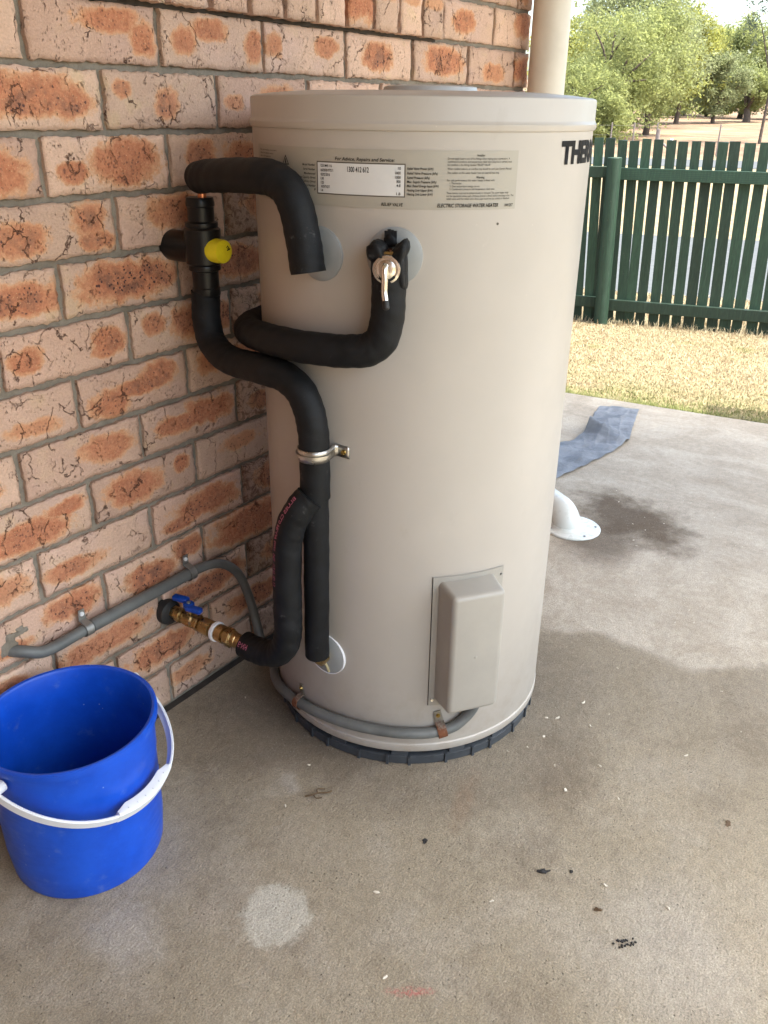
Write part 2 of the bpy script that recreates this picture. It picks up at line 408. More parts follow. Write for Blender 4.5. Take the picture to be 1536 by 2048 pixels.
def mat_foam():
    t = NT('black_foam'); c = t.coord()
    n = t.noise(c, 35, 5, 0.65)
    cc = t.mix(t.ramp(n, 0.35, 0.7), (0.0060, 0.0064, 0.0072), (0.0115, 0.0122, 0.0142))
    sc_ = t.math('MULTIPLY', t.ramp(t.noise(t.vmath('ADD', c, (3, 1, 7)), 70, 4, 0.75), 0.60, 0.72), t.ramp(t.noise(c, 14, 2), 0.46, 0.6))
    cc = t.mix(t.math('MULTIPLY', sc_, 0.40), cc, (0.12, 0.12, 0.12))
    h = t.math('ADD', t.noise(c, 650, 3, 0.6), t.math('MULTIPLY', t.noise(c, 24, 3), 3.0))
    return t.set(cc, t.ramp(n, 0.3, 0.7, 0.52, 0.68, False), 0, t.bump(h, 0.3, 0.001), 0.22)

def mat_paint():
    t = NT('heater_enamel'); c = t.coord()
    x, y, z = t.sep(c)
    n = t.noise(c, 6, 4, 0.55)
    cc = t.mix(t.ramp(n, 0.3, 0.7), (0.415, 0.380, 0.342), (0.438, 0.402, 0.363))
    dust = t.math('MULTIPLY', t.ramp(z, 0.22, 0.02), t.ramp(t.noise(c, 40, 5, 0.7), 0.42, 0.7))
    cc = t.mix(t.math('MULTIPLY', dust, 0.35), cc, (0.33, 0.265, 0.205))
    spk = t.math('MULTIPLY', t.ramp(t.vor(c, 90), 0.10, 0.05), t.ramp(t.sep(t.vor(c, 90, out='Color'))[0], 0.93, 0.95))
    cc = t.mix(t.math('MULTIPLY', spk, 0.35), cc, (0.62, 0.58, 0.52))
    scf = t.noise(t.vmath('MULTIPLY', c, (1.0, 1.0, 0.25)), 70, 6, 0.78, 1.2)
    cc = t.mix(t.math('MULTIPLY', t.ramp(scf, 0.64, 0.74), t.math('MULTIPLY', t.ramp(t.noise(t.vmath('ADD', c, (2, 5, 1)), 7, 3), 0.5, 0.62), 0.30)), cc, (0.58, 0.55, 0.50))
    cc = t.mix(t.math('MULTIPLY', t.ramp(t.noise(t.vmath('ADD', t.vmath('MULTIPLY', c, (1, 1, 0.5)), (7, 1, 3)), 24, 5, 0.7), 0.6, 0.72), 0.12), cc, (0.30, 0.25, 0.20))
    h = t.noise(c, 500, 2, 0.5)
    h = t.math('ADD', t.math('MULTIPLY', h, 0.25), t.math('MULTIPLY', t.noise(t.vmath('MULTIPLY', c, (1, 1, 0.4)), 9, 2), 2.0))
    return t.set(cc, t.ramp(t.noise(c, 30, 4), 0.3, 0.7, 0.36, 0.46, False), 0, t.bump(h, 0.10, 0.001), 0.5)

def mat_bucket():
    t = NT('blue_plastic'); c = t.coord(); x, y, z = t.sep(c)
    n = t.noise(c, 18, 5, 0.65)
    cc = t.mix(t.ramp(n, 0.3, 0.7), (0.005, 0.060, 0.46), (0.008, 0.080, 0.56))
    scr = t.noise(t.vmath('MULTIPLY', c, (8, 8, 60)), 3.0, 6, 0.75)
    cc = t.mix(t.ramp(scr, 0.56, 0.78, 0, 0.22), cc, (0.03, 0.13, 0.55))
    du = t.math('MULTIPLY', t.ramp(t.noise(t.vmath('ADD', c, (5, 2, 8)), 26, 5, 0.72), 0.56, 0.74), 0.20)
    cc = t.mix(du, cc, (0.24, 0.32, 0.52))
    spk = t.math('MULTIPLY', t.ramp(t.vor(c, 60), 0.09, 0.05), t.ramp(t.sep(t.vor(c, 60, out='Color'))[0], 0.88, 0.92))
    cc = t.mix(t.math('MULTIPLY', spk, 0.6), cc, (0.40, 0.46, 0.60))
    return t.set(cc, t.ramp(scr, 0.3, 0.7, 0.30, 0.46, False), 0, t.bump(t.math('ADD', scr, t.math('MULTIPLY', t.noise(c, 220, 3), 0.3)), 0.10, 0.001), 0.45)

def mat_fence():
    t = NT('green_fence_paint'); c = t.coord()
    rnd = t.n('ShaderNodeObjectInfo').outputs['Random']
    p = t.vmath('ADD', t.vmath('MULTIPLY', c, (1, 1, 0.12)), t.comb(t.math('MULTIPLY', rnd, 31), rnd, t.math('MULTIPLY', rnd, 11)))
    g = t.noise(p, 120, 5, 0.65)
    cc = t.mix(t.ramp(g, 0.35, 0.7), (0.0095, 0.0240, 0.0145), (0.0165, 0.0395, 0.0235))
    k = t.ramp(rnd, 0, 1, 0.65, 1.5, False)
    cc = t.vmath('MULTIPLY', cc, t.comb(k, k, k))
    cc = t.mix(t.math('MULTIPLY', t.ramp(t.noise(p, 40, 5, 0.7), 0.52, 0.72), 0.35), cc, (0.040, 0.062, 0.048))
    saw = t.n('ShaderNodeTexWave', wave_type='BANDS', bands_direction='Z'); t.put(saw.inputs['Vector'], c)
    saw.inputs['Scale'].default_value = 28; saw.inputs['Distortion'].default_value = 2.5
    sel = t.ramp(t.math('FRACT', t.math('MULTIPLY', rnd, 7.3)), 0.72, 0.76)
    cc = t.mix(t.math('MULTIPLY', sel, t.math('MULTIPLY', saw.outputs[1], 0.6)), cc, (0.007, 0.026, 0.019))
    cc = t.mix(t.ramp(t.noise(c, 60, 4), 0.66, 0.72, 0, 0.5), cc, (0.05, 0.055, 0.045))
    return t.set(cc, 0.62, 0, t.bump(g, 0.4, 0.002), 0.4)

def mat_ground():
    t = NT('dry_ground'); c = t.coord(); x, y, z = t.sep(c)
    s = t.math('ADD', t.math('MULTIPLY', x, 0.96), t.math('MULTIPLY', y, 0.279))
    n = t.noise(c, 3.0, 6, 0.7); n2 = t.noise(c, 0.25, 5, 0.65); n3 = t.noise(c, 28, 5, 0.75)
    lawn = t.mix(t.ramp(n3, 0.35, 0.65), (0.20, 0.155, 0.085), (0.30, 0.24, 0.14))
    lawn = t.mix(t.ramp(n, 0.5, 0.7, 0, 0.4), lawn, (0.24, 0.17, 0.10))
    verge = t.mix(t.ramp(t.noise(c, 9, 6, 0.75), 0.35, 0.65), (0.17, 0.125, 0.075), (0.28, 0.215, 0.135))
    verge = t.mix(t.ramp(n, 0.52, 0.68, 0, 0.5), verge, (0.155, 0.165, 0.07))
    pad = t.mix(t.ramp(t.noise(t.vmath('MULTIPLY', c, (1, 0.35, 1)), 0.6, 7, 0.72), 0.35, 0.65), (0.130, 0.082, 0.054), (0.195, 0.132, 0.090))
    pad = t.mix(t.ramp(n2, 0.5, 0.7, 0, 0.45), pad, (0.30, 0.25, 0.15))
    cc = t.mix(t.ramp(s, 5.2, 6.2), lawn, verge)
    cc = t.mix(t.ramp(s, 33, 40), cc, pad)
    return t.set(cc, 0.95, 0, t.bump(t.math('ADD', n3, t.noise(c, 120, 4)), 0.6, 0.02), 0.15)

def mat_grass():
    t = NT('dry_grass'); c = t.coord(); x, y, z = t.sep(c)
    ri = t.n('ShaderNodeNewGeometry').outputs['Random Per Island']
    n = t.noise(c, 3.2, 4, 0.65)
    a = t.mix(ri, (0.29, 0.24, 0.15), (0.42, 0.36, 0.25))
    a = t.mix(t.ramp(t.math('FRACT', t.math('MULTIPLY', ri, 13.7)), 0.75, 0.8, 0, 0.8), a, (0.17, 0.105, 0.058))
    e = t.math('SUBTRACT', x, t.math('MULTIPLY', y, -0.128))      # distance from the slab edge
    gsel = t.math('MULTIPLY', t.ramp(e, 4.0, 3.32), t.ramp(n, 0.30, 0.52))
    gsel = t.math('MAXIMUM', gsel, t.ramp(n, 0.58, 0.72, 0, 0.55))
    a = t.mix(t.ramp(t.noise(c, 7, 5, 0.7), 0.50, 0.66, 0, 0.45), a, (0.23, 0.165, 0.10))
    g = t.mix(t.math('FRACT', t.math('MULTIPLY', ri, 5.3)), (0.10, 0.13, 0.035), (0.23, 0.235, 0.08))
    a = t.mix(gsel, a, g)
    b = t.n('ShaderNodeBsdfTranslucent'); t.put(b.inputs['Color'], a)
    ms = t.n('ShaderNodeMixShader'); ms.inputs[0].default_value = 0.25
    t.set(a, 0.75, 0, None, 0.2)
    t.t.links.new(t.b.outputs[0], ms.inputs[1]); t.t.links.new(b.outputs[0], ms.inputs[2]); t.t.links.new(ms.outputs[0], t.out.inputs[0])
    return t.m

def mat_leaf(name, c1, c2, c3):
    t = NT(name); c = t.coord()
    ri = t.n('ShaderNodeNewGeometry').outputs['Random Per Island']
    n = t.noise(c, 0.7, 3, 0.6)
    a = t.mix(ri, c1, c2); a = t.mix(t.ramp(n, 0.4, 0.65, 0, 0.8), a, c3)
    b = t.n('ShaderNodeBsdfTranslucent'); t.put(b.inputs['Color'], a)
    ms = t.n('ShaderNodeMixShader'); ms.inputs[0].default_value = 0.62
    t.set(a, 0.6, 0, None, 0.25)
    t.t.links.new(t.b.outputs[0], ms.inputs[1]); t.t.links.new(b.outputs[0], ms.inputs[2]); t.t.links.new(ms.outputs[0], t.out.inputs[0])
    return t.m

BRICK = mat_brick(); MORTAR = mat_mortar(); CONC = mat_concrete(); FOAM = mat_foam(); PAINT = mat_paint(); BLUE = mat_bucket()
FENCE = mat_fence(); GROUND = mat_ground(); GRASS = mat_grass()
LEAF_A = mat_leaf('leaf_bright', (0.185, 0.205, 0.075), (0.26, 0.28, 0.12), (0.27, 0.285, 0.10))
LEAF_B = mat_leaf('leaf_grey_green', (0.185, 0.205, 0.10), (0.26, 0.28, 0.155), (0.235, 0.255, 0.12))
LEAF_C = mat_leaf('leaf_yellow', (0.24, 0.245, 0.06), (0.32, 0.315, 0.095), (0.28, 0.285, 0.08))
LEAF_D = mat_leaf('leaf_dark', (0.09, 0.11, 0.07), (0.15, 0.17, 0.12), (0.11, 0.13, 0.08))
BARK = simple('bark', (0.085, 0.065, 0.052), 0.9, 0, 0.3, 6, 0.6, 20, 0.2, dist=0.02)
ASPH = simple('asphalt', (0.088, 0.092, 0.098), 1.0, 0, 0.12, 8, 0, 120, 0.0, 0.0)
DISC = simple('grey_plastic', (0.27, 0.28, 0.28), 0.45, 0, 0.08, 25, 0.05, 200)
VALVEB = simple('black_plastic', (0.006, 0.006, 0.0065), 0.34, 0, 0.05, 50, 0, 300, 0.3, 0.02)
RUBBER = simple('black_rubber', (0.016, 0.016, 0.017), 0.6, 0, 0.3, 60, 0.3, 200)
YELLOW = simple('yellow_cap', (0.66, 0.54, 0.012), 0.42, 0, 0.12, 60, 0.08, 250)
COPPER = simple('copper', (0.62, 0.26, 0.14), 0.30, 1.0, 0.15, 60)
BRASS = simple('brass', (0.44, 0.31, 0.145), 0.30, 1.0, 0.07, 40, 0.03, 150)
NYLON = simple('white_plastic', (0.72, 0.73, 0.76), 0.40, 0, 0.06, 30, 0.05, 200)
CHROME = simple('chrome', (0.76, 0.74, 0.69), 0.18, 1.0, 0.1, 60)
GALV = simple('galvanised_steel', (0.46, 0.45, 0.43), 0.33, 1.0, 0.2, 70, 0.1, 150)
DGALV = simple('dull_zinc', (0.30, 0.30, 0.29), 0.5, 0.8, 0.2, 70, 0.15, 150)
SCREW = simple('gold_zinc_screw', (0.42, 0.30, 0.10), 0.35, 1.0, 0.2, 80)
CONDUIT = simple('grey_conduit', (0.120, 0.125, 0.122), 0.48, 0, 0.28, 22, 0.12, 120)
TRAY = simple('slate_plastic', (0.044, 0.050, 0.059), 0.45, 0, 0.25, 40, 0.1, 200)
PVC = simple('white_pvc', (0.60, 0.62, 0.60), 0.30, 0, 0.02, 20, 0.04, 120)
CREAM = simple('cream_downpipe', (0.62, 0.575, 0.50), 0.45, 0, 0.08, 14, 0.06, 90)
COVER = simple('cover_enamel', (0.335, 0.312, 0.278), 0.36, 0, 0.06, 16, 0.06, 300)
LABEL = simple('label_film', (0.365, 0.340, 0.292), 0.42, 0, 0.03, 12)
PANEL = simple('white_label_panel', (0.63, 0.63, 0.63), 0.4, 0, 0.03, 30)
INK = simple('black_print', (0.012, 0.011, 0.011), 0.7, 0, 0.05, 50, spec=0.15)
INKG = simple('grey_print', (0.10, 0.085, 0.07), 0.6, 0, 0.05, 50)
PINK = simple('pink_print', (0.33, 0.085, 0.14), 0.6, 0, 0.4, 120)
HANDLE = simple('blue_lever', (0.005, 0.055, 0.36), 0.34, 0, 0.15, 60)
DARK = simple('dark_gap_and_shadow', (0.045, 0.037, 0.030), 0.95, 0, 0.3, 30)
ROOFM = simple('roof_lining', (0.34, 0.315, 0.28), 0.8, 0, 0.06, 3)
CHIP = simple('pale_chip', (0.62, 0.56, 0.47), 0.7, 0, 0.2, 200)
LEAFDRY = simple('dry_leaf', (0.10, 0.06, 0.028), 0.7, 0, 0.4, 150)
CHAR = simple('dark_flake', (0.018, 0.016, 0.016), 0.75, 0, 0.4, 200)
POSTW = simple('weathered_timber', (0.16, 0.13, 0.12), 0.9, 0, 0.3, 8)
WHITEP = simple('white_post_paint', (0.75, 0.75, 0.75), 0.6, 0, 0.05, 8)
WIRE = simple('fence_wire', (0.20, 0.18, 0.16), 0.6, 0.6, 0.1, 8)

def mat_rust():
    t = NT('rusty_steel'); c = t.coord(); x, y, z = t.sep(c)
    n = t.noise(c, 90, 5, 0.7)
    k = t.ramp(t.math('ADD', z, t.math('MULTIPLY', t.math('SUBTRACT', n, 0.5), 0.03)), 0.018, 0.006)
    cc = t.mix(k, (0.36, 0.34, 0.30), t.mix(n, (0.085, 0.030, 0.016), (0.22, 0.085, 0.035)))
    return t.set(cc, t.ramp(k, 0, 1, 0.42, 0.85), t.ramp(k, 0, 1, 0.9, 0.1), t.bump(n, 0.4, 0.001), 0.4)
RUST = mat_rust()
def mat_tarp():
    t = NT('blue_grey_tarp'); c = t.coord()
    n = t.noise(c, 12, 5, 0.65)
    cc = t.mix(t.ramp(n, 0.35, 0.65), (0.125, 0.135, 0.160), (0.225, 0.237, 0.268))
    cc = t.mix(t.ramp(t.noise(c, 40, 4, 0.7), 0.58, 0.75, 0, 0.3), cc, (0.26, 0.27, 0.30))
    cr_ = t.noise(t.vmath('MULTIPLY', c, (14, 7, 4)), 1.6, 4, 0.6, 1.6)
    return t.set(cc, 0.42, 0, t.bump(t.math('ADD', t.math('MULTIPLY', cr_, 2), t.noise(c, 900, 2)), 0.6, 0.007), 0.4)
TARP = mat_tarp()

# ================================================================== GROUND
GS = [(-60, -0.05), (3.2, -0.045), (3.9, -0.06), (5.5, -0.20), (6.2, -0.26), (8.0, -0.46), (13, -0.5), (30, -0.5), (36, -0.48), (46, -0.36), (58, -0.15), (72, 0.12), (85, 0.47), (110, 0.75), (150, 2.2), (260, 8), (700, 22)]
def gz(x, y):
    s = 0.96 * x + 0.279 * y
    return float(np.interp(s, [a for a, _ in GS], [b for _, b in GS]))
SN = Vector((0.96, 0.279, 0)).normalized(); SD = Vector((0.279, -0.96, 0)).normalized()
def sheet(name, svals, tvals, dz, mat, noise=0.0):
    V, F = [], []
    for s in svals:
        for q in tvals:
            p = SN * s + SD * q
            V.append((p.x, p.y, float(np.interp(s, [a for a, _ in GS], [b for _, b in GS])) + dz))
    n = len(tvals)
    for i in range(len(svals) - 1):
        for j in range(n - 1): F.append((i * n + j, i * n + j + 1, (i + 1) * n + j + 1, (i + 1) * n + j))
    me = pydata(name, V, F, True); return link(name, me, mat)
ss = sorted(set([a for a, _ in GS] + [4.4, 5.0, 6.8, 7.4, 20, 64, 95, 130, 200, 400]))
tv = [-500, -200, -100, -60, -40, -30, -20, -10, -5, 0, 5, 10, 20, 40, 100, 300, 500]
tag(sheet('ground', ss, tv, 0.0, GROUND), 'dry sloping ground with straw coloured lawn and bare paddock', kind='structure')
tag(sheet('road', [8.1, 10.4, 12.75], tv, 0.006, ASPH), 'pale grey sealed road seen between the pickets', kind='structure')
tag(sheet('road', [30.6, 33, 35.3], tv, 0.012, ASPH), 'far strip of grey road at the foot of the paddock', kind='structure')

# slab: edge runs slightly askew to the wall
E0 = Vector((3.2679, 0.2408)); E1 = Vector((3.3689, -0.5513)); ed = (E1 - E0).normalized()
def edge_pt(y): k = (y - E0.y) / ed.y; return E0 + ed * k
def slab():
    a = edge_pt(3.0); b = edge_pt(-3.6)
    out = [(-3.5, -0.014), (2.235, -0.014), (2.235, 3.0), (a.x, a.y), (b.x, b.y), (-3.5, -3.6)]
    out = [(-3.5, -0.009), (2.225, -0.009), (2.225, 2.9), (edge_pt(2.9).x, 2.9), (edge_pt(-3.6).x, -3.6), (-3.5, -3.6)]
    n = len(out)
    V = [(x, y, 0.0) for x, y in out] + [(x, y, -0.12) for x, y in out]
    F = [tuple(range(n)), tuple(reversed(range(n, 2 * n)))] + [(i, (i + 1) % n, n + (i + 1) % n, n + i) for i in range(n)]
    me = pydata('patio_slab', V, F)
    bm = bmesh.new(); bm.from_mesh(me); bmesh.ops.recalc_face_normals(bm, faces=bm.faces); bm.to_mesh(me); bm.free()
    o = link('patio_slab', me, CONC); tag(o, 'stained concrete patio slab', kind='structure')
slab()

# patio roof shading the slab (above the frame)
def roof():
    dx, dy = 2.38 * SUN.x / SUN.z, 2.38 * SUN.y / SUN.z      # shadow is thrown back by this much
    a = edge_pt(2.6 - dy); c1 = edge_pt(-0.36)
    ex = 0.03
    pts = [(-2.9, 2.6), (edge_pt(1.6).x + dx + ex, 2.6), (edge_pt(1.6).x + dx + ex, 1.6 + dy)]
    k = edge_pt(-0.37)
    pts += [(k.x + dx + ex, -0.37 + dy), (k.x + 0.29 + dx, -0.32 + dy)]
    e = edge_pt(-1.42)
    pts += [(e.x + 0.36 + dx, -1.42 + dy), (-2.9, -1.42 + dy)]
    n = len(pts); z0, z1 = 2.38, 2.50
    V = [(x, y, z0) for x, y in pts] + [(x, y, z1) for x, y in pts]
    F = [tuple(reversed(range(n))), tuple(range(n, 2 * n))] + [(i, (i + 1) % n, n + (i + 1) % n, n + i) for i in range(n)]
    o = mk('patio_roof', (V, F), ROOFM, None, 0.3); tag(o, 'flat patio roof lining overhead', kind='structure')
roof()
# unseen wall added behind the viewpoint to cut light on the heater's left
o = mk('light_block_wall', box((-1.35, -1.245, 1.17), (0.24, 2.45, 2.40)), simple('added_wall_brick', (0.30, 0.20, 0.15), 0.9, 0, 0.2, 12, 0.4, 60), None, 0.3)
tag(o, 'unseen wall added behind the viewpoint to block light', kind='structure')

# ================================================================== BRICK WALL
WEND = 2.222
wall = thing('brick_wall', 'cream and orange face brick house wall behind the heater', 'wall', (0, 0, 0))
BL, BH, COURSE, PITCH = 0.2205, 0.0765, 0.086, 0.2308
def bedz(k): return 1.122 - COURSE * (k - 1)
def brick_mesh(L, H, seed, nx=34, nz=10, rag=0.0022):
    r = random.Random(seed)
    ph = [r.uniform(0, 6.28) for _ in range(12)]
    def wob(s, i): return rag * (math.sin(s * 90 + ph[i]) * 0.45 + math.sin(s * 330 + ph[i + 1]) * 0.35 + r.uniform(-0.5, 0.5) * 0.8)
    V, F = [], []
    top = [wob(i / nx * L, 0) for i in range(nx + 1)]; bot = [wob(i / nx * L, 2) for i in range(nx + 1)]
    lef = [wob(j / nz * H, 4) for j in range(nz + 1)]; rig = [wob(j / nz * H, 6) for j in range(nz + 1)]
    for j in range(nz + 1):
        for i in range(nx + 1):
            a, b = i / nx, j / nz
            x = -L / 2 + a * L; z = -H / 2 + b * H
            if i == 0: x += lef[j]
            if i == nx: x += rig[j]
            if j == 0: z += bot[i]
            if j == nz: z += top[i]
            d = min(a * L, (1 - a) * L, b * H, (1 - b) * H)
            y = 0.0022 * math.exp(-d / 0.004) + 0.0012 * math.sin(x * 60 + ph[8]) * math.sin(z * 90 + ph[9]) + r.uniform(-1, 1) * 0.0006
            V.append((x, y, z))
    n1 = nx + 1
    for j in range(nz):
        for i in range(nx): F.append((j * n1 + i, j * n1 + i + 1, (j + 1) * n1 + i + 1, (j + 1) * n1 + i))
    ring = [i for i in range(n1)] + [j * n1 + nx for j in range(1, nz + 1)] + [nz * n1 + i for i in range(nx - 1, -1, -1)] + [j * n1 for j in range(nz - 1, 0, -1)]
    b0 = len(V)
    for i in ring: V.append((V[i][0], V[i][1] + 0.034, V[i][2]))
    m_ = len(ring)
    for k in range(m_): F.append((ring[k], b0 + k, b0 + (k + 1) % m_, ring[(k + 1) % m_]))
    me = pydata('brick', V, F); me.polygons.foreach_set('use_smooth', [k < nx * nz for k in range(len(F))]); me.materials.append(BRICK)
    return me
STRETCH = [brick_mesh(BL, BH, 100 + i) for i in range(14)]
HALF = [brick_mesh(0.5 * PITCH - 0.0103, BH, 200 + i, 12, 8) for i in range(4)]
SOLD = [brick_mesh(0.0755, 0.108, 300 + i, 8, 10) for i in range(6)]
# burnt blotches seen on the bricks: (course, index): [(cx, cz, rx, rz)...], strength, darkness
SP = {
 (1, 0): ([(-.9, .1, .2, .3)], .35, .1), (1, 1): ([(.22, .4, .5, .42), (.75, -.1, .22, .6)], .85, .15), (1, 2): ([(-.62, -.1, .24, .5), (-.1, .45, .32, .42), (.82, -.1, .2, .6)], .85, .2),
 (1, 3): ([(-.8, .1, .2, .6), (.5, .2, .3, .4)], .7, .2), (1, 4): ([(-.1, .05, .45, .65)], .8, .9), (1, 5): ([(.05, .1, .75, .7)], .8, .6), (1, 6): ([(.0, -.3, .5, .5)], .6, .1), (1, 7): ([(.2, .0, .6, .7)], .85, .4), (1, 8): ([(.0, .0, .7, .7)], .9, .4),
 (2, 0): ([(-.1, .1, .75, .72), (.55, -.1, .35, .6)], .85, .8), (2, 1): ([(-.72, .4, .16, .3), (.05, -.1, .22, .6)], .7, 1.0), (2, 2): ([(-.7, .0, .2, .3), (.3, .2, .4, .5)], .6, .2), (2, 3): ([(.1, .0, .5, .5)], .6, .3), (2, 4): ([(.2, .1, .5, .5)], .7, .3), (2, 5): ([(.1, .1, .6, .5)], .6, .3),
 (3, 0): ([(-.6, .0, .3, .6), (.35, -.1, .5, .75)], .9, .8), (3, 1): ([(-.6, -.2, .24, .4), (.25, .05, .58, .85)], 1.0, .3), (3, 2): ([(-.4, .2, .3, .6), (.5, 0, .5, .6)], .75, .6),
 (4, 0): ([(-.45, -.15, .42, .6), (.55, .35, .3, .6), (.7, -.5, .3, .35)], .75, .8), (4, 1): ([(.1, .3, .6, .6)], .7, .6), (4, 2): ([(0, .2, .6, .6)], .7, .8),
 (5, 0): ([(.25, .0, .85, .62)], .9, .75), (5, 1): ([(.05, .05, .85, .8)], .95, .95), (5, 2): ([(.2, 0, .7, .7)], .8, .7),
 (6, 0): ([(-.7, .0, .24, .5), (.65, -.05, .28, .6)], .9, .45), (6, 1): ([(-.6, .3, .25, .45), (.2, .0, .5, .75), (.85, 0, .3, .6)], .8, .3), (6, 2): ([(.2, .2, .6, .6)], .7, .6),
 (7, 0): ([(.3, -.4, .4, .35)], .55, .1), (7, 1): ([(-.5, -.35, .36, .6), (.0, .0, .5, .35), (.45, .3, .34, .6)], .9, .9), (7, 2): ([(-.6, .2, .3, .6), (.3, 0, .5, .6)], .75, .6),
 (8, 0): ([(.4, .1, .5, .6)], .8, .2), (8, 1): ([(-.3, .0, .5, .45), (.4, .2, .5, .65)], 1.0, .25), (8, 2): ([(-.5, -.2, .26, .45), (.6, .3, .28, .5)], .65, .3), (8, 3): ([(.2, .1, .6, .6)], .7, .6),
 (9, 0): ([(-.1, -.2, .75, .6), (.6, .4, .35, .35)], 1.0, .3), (9, 1): ([(-.3, .05, .5, .75), (.72, .35, .16, .4)], .95, .35), (9, 2): ([(.0, .3, .5, .4)], .45, .5), (9, 3): ([(.2, .1, .6, .6)], .7, .6),
 (10, 0): ([(-.5, -.2, .5, .45)], .8, .3), (10, 1): ([(.15, .1, .72, .68), (-.5, -.4, .35, .35)], .95, .55), (10, 2): ([(.1, .05, .85, .75)], .75, 1.0), (10, 3): ([(.1, .05, .8, .7)], .7, .7),
 (11, 0): ([(.45, .3, .5, .6), (-.6, -.3, .3, .3)], .9, .6), (11, 1): ([(-.15, -.1, .55, .65), (.65, .4, .35, .5)], .95, .9), (11, 2): ([(.1, .1, .95, .9)], 1.0, .35), (11, 3): ([(.1, .1, .8, .8)], .9, .7),
 (12, 0): ([(-.1, .0, .9, .6)], .8, .15), (12, 1): ([(.0, .05, .85, .6)], .95, .8), (12, 2): ([(.1, .1, .7, .6)], .9, .7), (12, 3): ([(.2, .1, .8, .7)], .9, .8),
 (13, 0): ([(.0, .1, .6, .6)], .8, .3), (13, 1): ([(-.1, .1, .7, .65)], .9, .6), (13, 2): ([(.1, .0, .7, .6)], .85, .8), (13, 3): ([(.1, .0, .8, .7)], .85, .8)}
def brick_props(o, key, rough):
    r = random.Random(hash(key) % 99991)
    if key in SP: spots, st, dk = SP[key]
    else:
        spots = [(r.uniform(-.6, .6), r.uniform(-.3, .4), r.uniform(.25, .6), r.uniform(.4, .7)) for _ in range(r.choice((1, 1, 2, 2, 3)))]
        st = r.uniform(.55, 1); dk = r.uniform(0, .9)
    spots = (spots + [(9, 9, .01, .01)] * 3)[:3]
    for nm, s in zip(('spot_one', 'spot_two', 'spot_three'), spots): o[nm] = [float(s[0]), float(s[1]), float(s[2])]
    o['spot_height'] = [float(s[3]) for s in spots]
    o['burn'] = [float(st), float(dk), float(rough)]
def place_brick(me, x, z, key, rough=0.0, y=0.0, name='brick'):
    o = bpy.data.objects.new(name, me); col.objects.link(o); o.parent = wall
    r = random.Random(hash(key) % 7919)
    o.location = (x, y + r.uniform(-0.0012, 0.0012), z); o.rotation_euler = (0, r.uniform(-0.006, 0.006), r.uniform(-0.004, 0.004))
    brick_props(o, key, rough); return o
rest = []          # bricks no camera near this one sees: joined
SILL_END = 1.778
for k in range(-3, 15):
    zt = bedz(k - 1); zc = zt - COURSE / 2
    base = 0.763 if k % 2 else 0.8782
    j = -4
    while True:
        x0 = base + PITCH * (j - 1); x1 = x0 + PITCH
        if x0 > WEND - 0.03: break
        j += 1; jj = j - 1
        a, b = x0 + 0.005, min(x1 - 0.005, WEND)
        if k <= 0 and a < SILL_END:
            if b < SILL_END + 0.05: continue
            a = SILL_END + 0.006
        if b - a < 0.03: continue
        full = abs((b - a) - (PITCH - 0.01)) < 0.002
        if a < -0.02: continue
        c = (a + b) / 2
        rough = 0.9 if (c > 1.13 and c < 1.5 and k >= 3) else 0.0
        if full: place_brick(STRETCH[(k * 5 + jj * 3) % 14], c, zc, (k, jj), rough)
        else: place_brick(brick_mesh(b - a, BH, 900 + k * 7 + jj, 12, 8), c, zc, (k, jj), rough)
# sloping sill of bricks on edge under a window, standing proud of the wall
for i in range(-9, 9):
    x = 1.7325 - 0.0862 * (8 - i)
    o = place_brick(SOLD[i % 6], x, 1.2075 + 0.0555, (50, i), 0.0, -0.022, 'sill_brick')
    r = random.Random(i * 17 + 3)
    if i != 5: o['burn'] = [0.35, 0.1, 0.0]; o['spot_one'] = [0.0, 0.2, 0.3]; o['spot_two'] = [9.0, 9.0, .01]; o['spot_three'] = [9.0, 9.0, .01]; o['spot_height'] = [.3, .1, .1]
    else: o['burn'] = [1.0, 0.15, 0.0]; o['spot_one'] = [0.0, 0.1, 0.6]; o['spot_height'] = [1.2, .1, .1]; o['spot_two'] = [9.0, 9.0, .01]; o['spot_three'] = [9.0, 9.0, .01]
def mortar():
    parts = []
    yb = 0.0085
    parts.append(box((( -3.0 + WEND - 0.004) / 2, yb + 0.13, 0.68), (WEND - 0.004 + 3.0, 0.26, 1.52 - 0.004)))
    return mk('mortar', join(parts), MORTAR, wall, 0.3)
mo = mortar()
mk('sill_shadow_strip', box((0.55, 0.0045, 1.2070), (2.44, 0.009, 0.0075)), DARK, wall, 0.3)  # dark strip paints the shadow of the projecting sill along its underside
# plain upper wall and window opening above the frame
mk('upper_wall', box((-0.40, 0.136, 1.93), (5.2, 0.24, 0.96)), simple('upper_brick', (0.42, 0.27, 0.19), 0.9, 0, 0.2, 12, 0.4, 60), wall, 0.3)
# rough bricks continue out of frame on the left, joined
V, F = [], []
pp = []
for k in range(-3, 15):
    base = (0.763 if k % 2 else 0.8782) - 4 * PITCH
    zc = bedz(k - 1) - COURSE / 2
    for j in range(14):
        x1 = base - PITCH * j + 0.0; c = x1 - PITCH / 2 - 0.0
        if c + BL / 2 > -0.03 + 0.0: continue
        if c < -2.9: break
        pp.append(box((c, 0.017, zc), (BL, 0.034, BH)))
o = mk('brick', join(pp), BRICK, wall, 0.3); o['kind'] = 'stuff'; o['burn'] = [0.0, 0.0, 0.0]; o['spot_height'] = [.1, .1, .1]
for nm in ('spot_one', 'spot_two', 'spot_three'): o[nm] = [9.0, 9.0, 0.01]
# dark bedding gap at the foot
mk('bedding_gap', box(((-3 + WEND) / 2, 0.0, -0.0145), (WEND + 3, 0.016, 0.028)), DARK, wall, 0.3)
